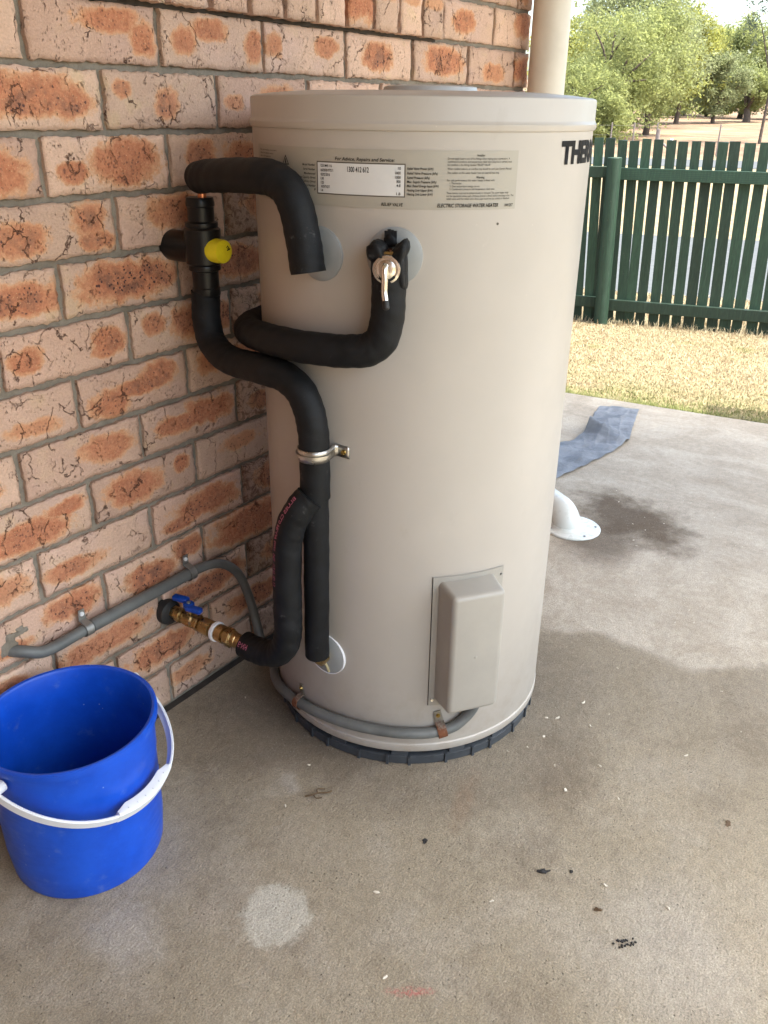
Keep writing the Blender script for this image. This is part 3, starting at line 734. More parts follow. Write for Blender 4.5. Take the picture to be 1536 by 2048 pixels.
# mortar smear where the conduit enters the wall
def smear(name, cx, cz, rx, rz, seed, y=0.001, t=0.002):
    r = random.Random(seed); n = 26; V = [(cx, y - t, cz)]; F = []
    for ring, q in ((0.55, 1.0), (1.0, 0.0)):
        for k in range(n):
            a = 2 * PI * k / n; w_ = 1 + 0.22 * math.sin(3 * a + seed) + 0.12 * math.sin(7 * a + 2 * seed) + r.uniform(-.07, .07)
            V.append((cx + rx * ring * w_ * math.cos(a), y - t * q * 0.8 + (0.004 if q == 0 else 0), cz + rz * ring * w_ * math.sin(a)))
    for k in range(n):
        k2 = (k + 1) % n
        F.append((0, 1 + k, 1 + k2)); F.append((1 + k, 1 + n + k, 1 + n + k2, 1 + k2))
    return mk(name, (V, F), MORTAR, wall, 1.0)
smear('mortar_patch', 0.578, 0.300, 0.020, 0.026, 4)
smear('mortar_patch', 0.600, 0.318, 0.016, 0.010, 9)

# ================================================================== DOWNPIPE
dp = thing('downpipe', 'cream round downpipe at the wall corner ending in a white floor elbow', 'downpipe', (2.20, -0.062, 0))
PX, PY, PR = 2.205, -0.062, 0.0465
mk('pipe', lathe([(PR, 0.13), (PR, 1.1), (PR, 2.376)], (PX, PY, 0), (0, 0, 1), 40), CREAM, dp)
FX, FY = 2.072, -0.302
mk('elbow', tube(spline([(PX, PY, 0.20), (PX, PY, 0.14), (PX - 0.012, PY - 0.02, 0.080), (PX - 0.04, PY - 0.07, 0.054), (FX + 0.032, FY + 0.058, 0.047), (FX + 0.012, FY + 0.022, 0.042), (FX + 0.001, FY + 0.002, 0.022), (FX, FY, 0.002)], 10), lambda i, n: 0.0395 if i > n * 0.32 else 0.0495, 32), PVC, dp)
mk('collar', tube([Vector((2.138, -0.181, 0.051)), Vector((2.126, -0.204, 0.050))], 0.0430, 32), PVC, dp)
fl = mk('flange', lathe([(0.0001, 0.0066), (0.060, 0.0066), (0.076, 0.006), (0.0785, 0.0035), (0.0785, 0.001)], (FX + 0.010, FY - 0.015, 0), (0, 0, 1), 56), PVC, dp)
mk('hub', lathe([(0.0385, 0.016), (0.0425, 0.0155), (0.0440, 0.011), (0.0480, 0.0078), (0.0510, 0.0064)], (FX, FY, 0), (0, 0, 1), 48), PVC, fl)
for a in (0.2, 1.2, -1.0, 2.4, -2.2):
    mk('screw', lathe([(0.0001, 0.0095), (0.003, 0.009), (0.004, 0.0055)], (FX + 0.010 + 0.065 * math.cos(a), FY - 0.015 + 0.065 * math.sin(a), 0), (0, 0, 1), 10), DGALV, fl)

# ================================================================== WATER HEATER
wh = thing('water_heater', 'tall beige cylindrical electric storage water heater with printed label', 'water heater', (TX, TY, 0.03))
mk('tank_body', lathe([(TR - 0.03, 0.031), (TR - 0.004, 0.031), (TR + 0.0005, 0.035), (TR + 0.001, 0.049), (TR - 0.0008, 0.0505), (TR - 0.0008, 0.0520), (TR, 0.0532), (TR, 0.5), (TR, 1.050)], (TX, TY, 0), (0, 0, 1), 160), PAINT, wh, 0.9)
mk('lid', lathe([(TR - 0.001, 1.046), (TR + 0.0028, 1.047), (TR + 0.0042, 1.0505), (TR + 0.0042, 1.0545), (TR + 0.0022, 1.0575), (TR + 0.0012, 1.060), (TR + 0.0012, 1.0845), (TR + 0.0004, 1.0868), (TR - 0.0015, 1.0880), (TR - 0.006, 1.0890), (TR - 0.03, 1.0920), (0.19, 1.0950), (0.10, 1.0965), (0.0, 1.097)], (TX, TY, 0), (0, 0, 1), 160), PAINT, wh, 0.5)
mk('top_cap', lathe([(0.075, 1.0965), (0.073, 1.1035), (0.066, 1.1055), (0.0, 1.1065)], (TX + 0.045, TY + 0.015, 0), (0, 0, 1), 56), simple('cap_plastic', (0.42, 0.41, 0.40), 0.4), wh)
def patch(th0, th1, z0, z1, r, n=40):
    V, F = [], []
    for i in range(n + 1):
        th = th0 + (th1 - th0) * i / n
        V += [tp(th, z0, r), tp(th, z1, r)]
    for i in range(n): F.append((2 * i, 2 * i + 2, 2 * i + 3, 2 * i + 1))
    return V, F
lab = mk('rating_label', patch(147.5, 242.5, 0.9515, 1.0245, TR + 0.0005, 90), LABEL, wh, 2)
mk('border', patch(180.6, 208.65, 0.9665, 1.0078, TR + 0.0008), INKG, lab, 2)
mk('white_panel', patch(180.95, 208.3, 0.9680, 1.0063, TR + 0.0011), PANEL, lab, 2)
rl = TR + 0.0015
TXT = []
def put(s, th, z, h, width=None, align='L', **kw):
    v, f = fit_text(s, width, h, **kw)
    if not v: return
    W = max(p[0] for p in v)
    dx = {'L': 0, 'C': -W / 2, 'R': -W}[align]
    TXT.append((on_tank([(x + dx, y) for x, y in v], th, z, rl), f))
IT = dict(shear=0.22, bold=0.012)
D1 = 180 / PI / rl          # degrees per metre on the skin
put('For Advice, Repairs and Service:', 187.2, 1.0098, 0.0042, 18.3 / D1, **IT)
put('1300 412 612', 191.2, 0.9960, 0.0066, 6.7 / D1, bold=0.015)
put('RELIEF VALVE', 201.7, 0.9555, 0.0040, 6.4 / D1, **IT)
put('ELECTRIC STORAGE WATER HEATER', 218.0, 0.9550, 0.0046, 18.6 / D1, shear=0.22, bold=0.018)
put('N4125T', 238.7, 0.9552, 0.0036, 2.9 / D1, **IT)
ys = [1.0008, 0.9952, 0.9898, 0.9848, 0.9798, 0.9745, 0.9696]
for s, z, w_ in zip(('12531M45 116', '1602030197571', '02/02/2016', '130', '125', 'WDN716217', '14'), ys, (4.0, 4.4, 3.3, 1.1, 1.1, 3.2, 0.8)):
    put(s, 182.1, z, 0.0034, w_ / D1, bold=0.012)
for s, z in zip(('Model Number', 'Serial Number', 'Manufactured', 'Storage Capacity (litres)', 'Delivery (litres)', 'Licence Number', 'IP'), ys):
    put(s, 180.1, z + 0.0006, 0.0026, None, 'R', **IT)
for s, z in zip(('10', '1000', '1000', '800', '4.8', '', '1.8'), ys):
    if s: put(s, 207.3, z - 0.0004, 0.0034, 0.4 * len(s) / D1, 'R', bold=0.012)
for s, z in zip(('Relief Valve Power (kW)', 'Relief Valve Pressure (kPa)', 'Rated Pressure (kPa)', 'Max. Supply Pressure (kPa)', 'Max. Rated Energy Input (kW)', 'Heating Unit Upper (kW)', 'Heating Unit Lower (kW)'), ys):
    put(s, 209.1, z - 0.0002, 0.0030, len(s) * 0.325 / D1, **IT)
put('Installer', 230.4, 1.0175, 0.0026, 2.4 / D1, 'C', bold=0.012)
para = [('Do not apply heat to any of the fittings when making your connections. A', 1.0135, 0), ('combination pressure and temperature relief valve (supplied in carton) must', 1.0098, 0), ('be installed in the fitting marked "RELIEF VALVE"', 1.0060, 0),
        ('When installed indoors, an overflow tray should be used (see Owners Manual)', 1.0012, 0), ('The outlets on this water heater have an internal heat trap.', 0.9964, 0),
        ('For safe performance, this water heater is fitted with:', 0.9872, 0), ('1. Thermostat', 0.9836, 0.8), ('2. Over temperature energy cut-out', 0.9800, 0.8), ('3. Combination pressure and temperature relief valve', 0.9764, 0.8),
        ('These devices must not be tampered with or removed. The water heater must', 0.9716, 0), ('not be operated unless each of these devices is fitted and in working order. The', 0.9680, 0), ('relief valve and the relief valve drain pipe must not be sealed or blocked.', 0.9644, 0)]
for s, z, ind in para: put(s, 220.6 + ind, z, 0.0025, len(s) * 0.262 / D1)
put('Warning', 230.4, 0.9908, 0.0027, 2.5 / D1, 'C', bold=0.015)
for i in range(3): put('Refer to the installation instructions before wiring'[: 40 - 6 * i], 150.5, 1.0165 - 0.0042 * i, 0.0022, (12 - 2 * i) / D1)
mk('lettering', join(TXT), INK, lab, 2)
TXT = []
def tri(th, z, s):
    v = []
    for q in (1.0, 0.72):
        for a in (90, 210, 330): v.append((s * q * math.cos(math.radians(a)), s * q * math.sin(math.radians(a))))
    f = [(i, (i + 1) % 3, 3 + (i + 1) % 3, 3 + i) for i in range(3)]
    return on_tank(v, th, z, rl), f
mk('warning_triangle', join([tri(167.3, 1.005, 0.0085), (on_tank([(-.0012, -.002), (.0014, -.002), (.0008, .004), (-.0004, .004)], 167.3, 1.0045, rl), [(0, 1, 2, 3)])]), INK, lab, 2)
v, f = fit_text('THERM', 0.137, 0.0272, bold=0.052)
mk('brand_lettering', (on_tank(v, 260.4, 1.0065, TR + 0.0007), f), INK, wh, 2)
mk('plug_hole', lathe([(0.0001, 0.0006), (0.0010, 0.0006), (0.0014, 0.0009), (0.0018, 0.0006)], tp(236.93, 0.933), tn(236.93), 14), INKG, wh)
def escutcheon(th, z, R=0.0375, white=False):
    e = mk('escutcheon', lathe([(0.0001, 0.0065), (R * 0.45, 0.006), (R * 0.9, 0.0035), (R, 0.001), (R * 1.0, -0.004)], tp(th, z), tn(th), 56), DISC, wh)
    if white: mk('rim', lathe([(R, 0.001), (R + 0.0016, 0.0015), (R + 0.0022, -0.004)], tp(th, z), tn(th), 56), NYLON, e)
    return e
escutcheon(181.2, 0.887); escutcheon(205.9, 0.891, 0.0385); escutcheon(180.0, 0.2105, 0.0385, True)
# element cover
th = 234.3; N = tn(th); T_ = tt(th); U = Vector((0, 0, 1))
cov = mk('element_cover', patch(221.4, 249.2, 0.137, 0.392, TR + 0.0022, 24), COVER, wh, 2)
for (a0, a1, z0, z1) in ((221.4, 221.7, 0.137, 0.392),):
    mk('seal', patch(221.15, 221.42, 0.137, 0.392, TR + 0.0012, 3), INK, cov, 2)
bx = []
def cover_box():
    me = bpy.data.meshes.new('cover_box')
    bm = bmesh.new()
    ring = []
    for (hw_l, hw_r, zlo, zhi, d) in ((0.0495, 0.050, 0.146, 0.392 - 0.008, -0.006), (0.0455, 0.0465, 0.152, 0.392 - 0.012, 0.050)):
        q = []
        for (sx_, zz) in ((-hw_l, zlo), (hw_r, zlo), (hw_r, zhi), (-hw_l, zhi)):
            q.append(bm.verts.new(Vector((TX, TY, 0)) + N * (TR + d) + T_ * sx_ + U * zz))
        ring.append(q)
    bm.faces.new(ring[1])
    for i in range(4): bm.faces.new((ring[0][i], ring[0][(i + 1) % 4], ring[1][(i + 1) % 4], ring[1][i]))
    bmesh.ops.recalc_face_normals(bm, faces=bm.faces)
    eds = [e for e in bm.edges if not (e.verts[0] in ring[0] and e.verts[1] in ring[0])]
    bmesh.ops.bevel(bm, geom=eds, offset=0.009, segments=4, affect='EDGES', profile=0.5)
    bm.to_mesh(me); bm.free()
    link('cover_box', shade(me, 0.9), COVER, cov)
cover_box()
def screw(parent, p, n, R=0.0035, mat=None):
    mk('screw', lathe([(0.0001, 0.0022), (R * 0.5, 0.0021), (R * 0.55, 0.0014), (R * 0.9, 0.0018), (R, 0.0004)], p, n, 14), mat or CHROME, parent)
screw(cov, tp(222.7, 0.150, TR + 0.0022), tn(222.7)); screw(cov, tp(248.2, 0.378, TR + 0.0022), tn(248.2), 0.002, DGALV)
mk('dimple', lathe([(0.0001, 0.0006), (0.0022, 0.0005), (0.003, 0)], Vector((TX, TY, 0.262)) + N * (TR + 0.050) - T_ * 0.001, N, 12), COVER, cov)

# base tray under the heater
tr_ = thing('base_tray', 'blue grey slotted plastic ring the water heater stands on', 'base ring', (TX, TY, 0))
RT = TR - 0.0055
mk('ring', lathe([(RT - 0.05, 0.0), (RT - 0.006, 0.0), (RT, 0.0015), (RT + 0.0005, 0.017), (RT - 0.002, 0.0185), (RT - 0.010, 0.0185), (RT - 0.05, 0.0185)], (TX, TY, 0), (0, 0, 1), 120), TRAY, tr_)
lm = pydata('lug', *box((0, 0, 0.0095), (0.005, 0.006, 0.019))); lm.materials.append(TRAY)
rb = pydata('rib', *box((0, 0, 0.0235), (0.030, 0.008, 0.0115))); rb.materials.append(TRAY)
for i in range(30):
    a = 360 / 30 * i + (2.0 if i % 3 else -1.0)
    o = bpy.data.objects.new('lug', lm); col.objects.link(o); o.parent = tr_
    o.location = tn(a) * (RT + 0.0005); o.rotation_euler = (0, 0, math.radians(a + 90))
    if i % 2:
        o = bpy.data.objects.new('rib', rb); col.objects.link(o); o.parent = tr_
        o.location = tn(a + 5) * (RT - 0.006); o.rotation_euler = (0, 0, math.radians(a + 95))

# ================================================================== PLUMBING
RP = 0.0235
def pipe_text(path, T, X, r, s, i0, ang, h, step=0.85, mat=PINK, parent=None, name='lettering', flip=False):
    """Print a row of letters along a pipe, starting at path index i0, at angle ang round it."""
    L = [0]
    for i in range(1, len(path)): L.append(L[-1] + (path[i] - path[i - 1]).length)
    v, f = text2d(s, h / 0.7, bold=0.02)
    out = []
    for x, y in v:
        d = L[i0] + x * step
        i = max(0, min(len(path) - 2, int(np.searchsorted(L, d)) - 1)); k = (d - L[i]) / max(1e-6, L[i + 1] - L[i])
        p = path[i].lerp(path[i + 1], k); t = T[i].lerp(T[i + 1], k).normalized(); xx = X[i].lerp(X[i + 1], k); xx = (xx - t * xx.dot(t)).normalized(); yy = t.cross(xx)
        a = ang + (-y if flip else y) / r
        out.append(p + (xx * math.cos(a) + yy * math.sin(a)) * (r + 0.0007))
    return mk(name, (out, f), mat, parent, 2)

# hot outlet pipe
hot = thing('hot_pipe', 'black foam lagged pipe from mixing valve over to the upper left tank fitting', 'pipe', (0.94, -0.14, 0.98))
pA = spline([(0.977, -0.079, 0.9735), (0.966, -0.115, 0.978), (0.948, -0.175, 0.9825), (0.930, -0.25, 0.986), (0.928, -0.287, 0.981), (0.926, -0.312, 0.962), (0.925, -0.325, 0.93), (0.924, -0.333, 0.897), (0.923, -0.339, 0.866)], 10)
mk('lagging', tube(pA, lambda i, n: RP * (1.0 + 0.05 * (i / n)), 28, True, 0.0, 0.024), FOAM, hot, 0.9)
mk('end_cap', tube([pA[0], pA[0] + Vector((0.0003, -0.0008, 0))], RP, 28, True, 0.012), FOAM, hot, 0.9)
mk('copper_stub', tube([Vector((0.981, -0.080, 0.935)), Vector((0.981, -0.080, 0.960))], 0.0068, 20), COPPER, hot)
mk('copper_elbow', tube(spline([(0.930, -0.331, 0.91), (0.936, -0.331, 0.893), (0.95, -0.331, 0.887), (0.966, -0.3305, 0.887)], 6), 0.010, 16), COPPER, hot)

# tempering valve
VX, VY = 0.983, -0.072
tv_ = thing('mixing_valve', 'black tempering valve with yellow cap, mounted by the brick wall', 'valve', (VX, VY, 0.80))
vprof = [(0.0001, 0.948), (0.0195, 0.948), (0.0205, 0.946), (0.0215, 0.940), (0.0215, 0.936), (0.0202, 0.934), (0.0200, 0.914), (0.0245, 0.912), (0.0250, 0.908), (0.0240, 0.905), (0.0278, 0.902), (0.0278, 0.852), (0.0242, 0.849), (0.0250, 0.846), (0.0245, 0.842), (0.0205, 0.840), (0.0205, 0.816), (0.0218, 0.814), (0.0218, 0.805), (0.0205, 0.802), (0.0, 0.800)]
mk('valve_body', lathe([(r_ * 1.04, 0.7915 + (h_ - 0.800) * 1.035) for r_, h_ in vprof], (VX, VY, 0), (0, 0, 1), 40), VALVEB, tv_, 0.5)
VZ = 0.8665
mk('side_port', tube([Vector((VX, VY, VZ)), Vector((VX, 0.004, VZ))], 0.0246, 32, True, 0.004), VALVEB, tv_, 0.6)
cap = mk('yellow_cap', lathe([(0.0192, 0.022), (0.0192, 0.026), (0.0185, 0.028), (0.0183, 0.043), (0.0172, 0.0455), (0.012, 0.0465), (0.0, 0.0467)], (VX, VY, VZ), (0, -1, 0), 32, xdir=(1, 0, 0)), YELLOW, tv_, 0.6)
sq = []
for i, (x, z, l, a) in enumerate(((0.006, 0.007, .004, .8), (0.008, 0.003, .005, -.4), (0.009, 0.005, .004, 1.4), (0.0065, 0.0015, .003, .2), (0.011, 0.003, .003, 1.1))):
    p = Vector((VX + x, VY - 0.0472, VZ + z)); d = Vector((math.cos(a), 0, math.sin(a)))
    sq.append(box(p, (l, 0.0006, 0.0012), (d, Vector((0, 1, 0)), Vector((-d.z, 0, d.x)))))
mk('printed_mark', join(sq), INK, cap, 0.3)

# tempered water pipe from valve down to the tee, with the branch
cp = thing('cold_pipe', 'long black foam lagged pipe running from valve down to the lower tank fitting', 'pipe', (0.93, -0.3, 0.23))
pC = spline([(0.983, -0.0695, 0.800), (0.982, -0.0680, 0.772), (0.979, -0.0720, 0.742), (0.972, -0.0905, 0.716), (0.958, -0.135, 0.7035), (0.945, -0.185, 0.7050), (0.930, -0.25, 0.7095), (0.928, -0.288, 0.7055), (0.926, -0.318, 0.688), (0.925, -0.333, 0.660), (0.925, -0.339, 0.63), (0.925, -0.340, 0.590), (0.925, -0.340, 0.525)], 10)
mk('lagging', tube(pC, RP, 28, True, 0.0, 0.024), FOAM, cp, 0.9)
pC2 = spline([(0.925, -0.340, 0.530), (0.9255, -0.339, 0.45), (0.9265, -0.336, 0.35), (0.928, -0.332, 0.225)], 14)
mk('lower_lagging', tube(pC2, 0.0207, 26, True, 0.0, 0.024), FOAM, cp, 0.9)
mk('brass_elbow', tube(spline([(0.931, -0.332, 0.235), (0.931, -0.332, 0.219), (0.938, -0.332, 0.2105), (0.957, -0.3305, 0.2095)], 6), 0.0105, 18), BRASS, cp)
mk('brass_nut', lathe([(0.0001, 0.022), (0.0125, 0.022), (0.014, 0.019), (0.014, 0.010), (0.0125, 0.007)], tp(180, 0.2095), tn(180), 6), BRASS, cp, 0.3)
mk('drip', tube(spline([tp(181.5, 0.199, TR + 0.012), tp(181.7, 0.19, TR + 0.008), tp(181.9, 0.178, TR + 0.004)], 5), 0.0025, 8), simple('sealant', (0.40, 0.34, 0.20), 0.4), cp)

inl = thing('inlet_pipe', 'black lagged pipe with pink print looping up from the brass valve to the tee', 'pipe', (0.89, -0.2, 0.2))
pD = spline([(0.890, -0.198, 0.2135), (0.890, -0.225, 0.2130), (0.890, -0.252, 0.217), (0.890, -0.280, 0.231), (0.890, -0.2975, 0.258), (0.890, -0.303, 0.290), (0.890, -0.304, 0.340), (0.890, -0.306, 0.400), (0.890, -0.310, 0.450), (0.892, -0.318, 0.485), (0.899, -0.330, 0.512), (0.911, -0.340, 0.530)], 10)
mk('lagging', tube(pD, RP, 28, True, 0.0, 0.024), FOAM, inl, 0.9)
TD, XD = frames(pD)
def ang_to(path_i, T, X, path, target):
    d = (Vector(target) - path[path_i]); t = T[path_i]; d = (d - t * d.dot(t)).normalized(); return math.atan2(d.dot(t.cross(X[path_i])), d.dot(X[path_i]))
rp_, = (list(reversed(pD)),); TR_, XR_ = frames(rp_)
a0 = ang_to(40, TR_, XR_, rp_, rp_[40] + Vector((-0.92, 0.2, 0.1)))
pipe_text(rp_, TR_, XR_, RP, 'BLUES CL0 FR-UV 6mm  042  1/2 IT ID 13', 5, a0, 0.0062, 0.98, PINK, inl)
a1 = ang_to(4, TD, XD, pD, cam.location + Vector((-0.3, 0, -0.1)))
pipe_text(pD, TD, XD, RP, 'E-NH', 1, a1 - 0.2, 0.009, 0.75, PINK, inl)

# relief valve on the tank and its drain pipe
rv = thing('relief_valve', 'brass relief valve with chrome easing lever on the grey tank disc', 'valve', tuple(tp(205.7, 0.891)))
N2 = tn(205.7); T2 = tt(205.7)
mk('valve_stem', lathe([(0.011, 0.0), (0.011, 0.03), (0.0155, 0.031), (0.0155, 0.045), (0.012, 0.047), (0.0, 0.047)], tp(205.7, 0.890), N2, 6), BRASS, rv, 0.3)
ctr = tp(205.4, 0.882, TR)
mk('cap', lathe([(0.012, 0.044), (0.0155, 0.046), (0.0185, 0.049), (0.0192, 0.053), (0.0182, 0.056), (0.0155, 0.0565), (0.0148, 0.0545), (0.0125, 0.0545), (0.0118, 0.0585), (0.007, 0.0600), (0.0, 0.0602)], ctr, N2, 36), CHROME, rv, 0.6)
lev = spline([ctr + N2 * 0.060 + U * 0.006 - T2 * 0.001, ctr + N2 * 0.066 + U * 0.002 - T2 * 0.001, ctr + N2 * 0.068 - U * 0.010, ctr + N2 * 0.069 - U * 0.026, ctr + N2 * 0.072 - U * 0.038 + T2 * 0.002], 8)
mk('lever', tube(lev, 0.0042, 14), CHROME, rv)
mk('lever_tip', tube([lev[-1], lev[-1] + (lev[-1] - lev[-5]).normalized() * 0.008], 0.0046, 14, True, 0.003), RUBBER, rv)
rd = thing('relief_drain_pipe', 'black lagged drain pipe bending from the relief valve back behind the tank', 'pipe', tuple(tp(205, 0.76)))
B = lambda th_, z, o=0.0335: tuple(tp(th_, z, TR + o))
pB = spline([B(205.6, 0.878), B(205.5, 0.86), B(205.4, 0.832), B(204.9, 0.805), B(203.3, 0.782), B(200.0, 0.769), B(195.0, 0.764), B(189, 0.762), B(180, 0.7600, 0.033), B(170, 0.7575, 0.030), B(160, 0.7540, 0.027), B(150, 0.7490, 0.0250), B(139, 0.742, 0.0240), B(127, 0.735, 0.0240), B(115, 0.730, 0.0240), B(103, 0.727, 0.0240), B(90, 0.725, 0.0240)], 8)
mk('lagging', tube(pB, RP, 28, True, 0.0, 0.024), FOAM, rd, 0.9)
def lobe(c, ax, s):
    me = bpy.data.meshes.new('torn_lagging'); bm = bmesh.new(); bmesh.ops.create_icosphere(bm, subdivisions=3, radius=1)
    x, y, z = ax
    for v_ in bm.verts:
        q = v_.co.copy(); n_ = 1 + 0.12 * math.sin(5 * q.x + 3 * q.z) + 0.08 * math.sin(9 * q.y)
        q = Vector([math.copysign(abs(a) ** 0.75, a) for a in q]) * n_
        v_.co = Vector(c) + x * (q.x * s[0]) + y * (q.y * s[1]) + z * (q.z * s[2])
    bm.to_mesh(me); bm.free(); return link('torn_lagging', shade(me, 2), FOAM, rd)
lobe(tp(202.6, 0.9030, TR + 0.035), (T2, N2, U), (0.0130, 0.022, 0.0125))
lobe(tp(208.4, 0.9000, TR + 0.031), ((T2 + U * -0.5).normalized(), N2, (U + T2 * 0.5).normalized()), (0.0095, 0.022, 0.0175))
lobe(tp(202.6, 0.880, TR + 0.030), (T2, N2, U), (0.0085, 0.020, 0.030))
lobe(tp(208.5, 0.878, TR + 0.030), (T2, N2, U), (0.0090, 0.021, 0.031))
lobe(tp(205.3, 0.9135, TR + 0.016), (T2, N2, U), (0.0085, 0.006, 0.0085))
for i in range(4):
    mk('torn_fringe', box(tp(203.9 + i * 0.85, 0.9215, TR + 0.016), (0.0040, 0.005, 0.009 + 0.002 * ((i * 2) % 3)), (T2, N2, U)), FOAM, rd, 0.3)
mk('copper_collar', lathe([(0.006, 0.024), (0.006, 0.044)], tp(205.3, 0.899), N2, 14), COPPER, rv)

# brass isolating valve
bv = thing('ball_valve', 'brass ball valve with blue butterfly handle coming out of the brick wall', 'valve', (0.89, 0, 0.2135))
BX, BZ = 0.890, 0.2135
Yd = Vector((0, -1, 0))
mk('wall_collar', lathe([(0.0001, 0.016), (0.016, 0.016), (0.0235, 0.012), (0.0245, 0.004), (0.0245, -0.006)], (BX - 0.004, 0, BZ - 0.002), (0, -1, 0), 28), RUBBER, bv)
def hexring(r, a, b, n=6): return lathe([(r * 0.92, a), (r, a + 0.0015), (r, b - 0.0015), (r * 0.92, b)], (BX, 0, BZ), (0, -1, 0), n)
mk('inlet_nut', hexring(0.0125, 0.014, 0.026), BRASS, bv, 0.3)
mk('valve_body', lathe([(0.0085, 0.012), (0.0088, 0.028), (0.0140, 0.0285), (0.0145, 0.0400), (0.0112, 0.0415), (0.0112, 0.0455), (0.0140, 0.050), (0.0150, 0.060), (0.0140, 0.069), (0.0112, 0.0725), (0.0112, 0.0750), (0.0130, 0.0755), (0.0130, 0.0885), (0.0108, 0.0890), (0.0108, 0.0940), (0.0155, 0.0945), (0.0158, 0.1165), (0.0125, 0.118), (0.0125, 0.1260), (0.0125, 0.1330), (0.0160, 0.1335), (0.0162, 0.1490), (0.0122, 0.1500), (0.0122, 0.1540), (0.0150, 0.1545), (0.0150, 0.1700), (0.0135, 0.1710), (0.0135, 0.1800), (0.0125, 0.1810), (0.0125, 0.205)], (BX, 0, BZ), (0, -1, 0), 32), BRASS, bv, 0.35)
mk('union_nut', hexring(0.0158, 0.076, 0.087), BRASS, bv, 0.3)
mk('union_nut', hexring(0.0178, 0.155, 0.169), BRASS, bv, 0.3)
mk('nylon_olive', lathe([(0.014, 0.125), (0.0185, 0.1255), (0.0190, 0.1285), (0.0188, 0.1315), (0.014, 0.132)], (BX, 0, BZ), (0, -1, 0), 30), NYLON, bv, 0.4)
mk('stem', lathe([(0.006, 0.012), (0.006, 0.030), (0.0048, 0.031), (0.0, 0.031)], (BX, -0.060, BZ), (0, 0, 1), 16), BRASS, bv)
hd = mk('lever', join([lathe([(0.0001, 0.0245), (0.0085, 0.0245), (0.0105, 0.026), (0.0105, 0.0335), (0.008, 0.036), (0.0001, 0.036)], (BX, -0.060, BZ), (0, 0, 1), 24)]), HANDLE, bv, 0.6)
for s in (-1, 1):
    me = bevel_box('lever_wing', (BX + s * 0.004, -0.056 + s * 0.021, BZ + 0.0315 + 0.002 * s), (0.014, 0.032, 0.010), (Vector((1, 0.25, 0)).normalized(), Vector((-0.25, 1, 0.05)).normalized(), U), 0.003, 3)
    link('lever_wing', me, HANDLE, hd)
screw(hd, Vector((BX, -0.060, BZ + 0.0355)), U, 0.004, DGALV)

# conduit
cn = thing('grey_conduit', 'grey plastic conduit along the brick wall and round the heater foot to the cover', 'conduit', (0.9, -0.02, 0.27))
RC = 0.0098
K = lambda th_, z, o=0.0105: tuple(tp(th_, z, TR + o))
pK = spline([(0.574, 0.012, 0.2915), (0.592, -0.010, 0.2880), (0.615, -0.0185, 0.2775), (0.645, -0.0195, 0.2745), (0.69, -0.0195, 0.2765), (0.78, -0.0190, 0.2780), (0.88, -0.0185, 0.2765), (0.950, -0.0195, 0.2775), (0.990, -0.021, 0.2730), (1.022, -0.024, 0.258), (1.046, -0.030, 0.232), (1.058, -0.038, 0.195), (1.062, -0.050, 0.150), (1.060, -0.064, 0.105), (1.050, -0.085, 0.066)], 8)
pK2 = spline([(1.060, -0.064, 0.105), (1.050, -0.085, 0.066), K(128, 0.050, 0.014), K(140, 0.052), K(152, 0.064), K(164, 0.075), K(175, 0.081), K(186, 0.0845), K(197, 0.0855), K(209, 0.0845), K(219, 0.0840), K(226, 0.0860), K(231.5, 0.0925), K(235.5, 0.106), K(238, 0.125, 0.014), K(239, 0.150, 0.020)], 8)
mk('wall_run', tube(pK, lambda i, n: RC if i < n * 0.45 else RC * 0.93, 18), CONDUIT, cn, 0.9)
mk('tank_run', tube(pK2, RC * 0.98, 18), CONDUIT, cn, 0.9)
mk('coupling', tube([Vector((0.712, -0.0193, 0.2770)), Vector((0.930, -0.0190, 0.2775))], RC + 0.0014, 20), CONDUIT, cn, 0.6)

def saddle(name, label, p, axis, nrm, up, R, mat, group, width=0.011, tab=0.020, screwmat=None, one=1):
    """Half saddle clip: strap over a pipe of radius R whose axis is `axis`, with a tab along `up`."""
    axis, nrm, up = Vector(axis).normalized(), Vector(nrm).normalized(), Vector(up).normalized()
    o = thing(name, label, 'clip', tuple(p), group)
    P_ = Vector(p); tk = 0.0014
    prof = []
    for k in range(13):
        a = -0.35 + (PI + 0.35 - 0.15) * k / 12
        prof.append(up * (-math.cos(a)) * (R + 0.0012) + nrm * math.sin(a) * (R + 0.0012))
    foot = -R + 0.0006
    prof += [up * (R + 0.003) + nrm * (foot * 0.35), up * (R + 0.0042) + nrm * foot, up * (R + 0.008) + nrm * foot, up * (R + tab) + nrm * foot]
    V, F = [], []
    n = len(prof)
    for i, q in enumerate(prof):
        t = (prof[min(i + 1, n - 1)] - prof[max(i - 1, 0)]).normalized(); nn = axis.cross(t).normalized()
        ww = width * (0.78 if i == n - 1 else 1)
        for s, d in ((-1, 0), (1, 0), (1, 1), (-1, 1)):
            V.append(P_ + q + axis * (s * ww / 2) + nn * (tk * d))
    for i in range(n - 1):
        for k in range(4): F.append((i * 4 + k, i * 4 + (k + 1) % 4, (i + 1) * 4 + (k + 1) % 4, (i + 1) * 4 + k))
    F.append((0, 1, 2, 3)); F.append(tuple((n - 1) * 4 + k for k in (3, 2, 1, 0)))
    mk('strap', (V, F), mat, o, 0.5)
    sp_ = P_ + up * (R + tab * 0.66) + nrm * (foot + 0.0008)
    mk('screw', lathe([(0.0001, 0.0035), (0.0018, 0.0034), (0.002, 0.0024), (0.0036, 0.0026), (0.0042, 0.0)], sp_, nrm, 14), screwmat or NYLON, o, 0.5)
    return o
G1 = 'saddle clips holding the grey conduit'
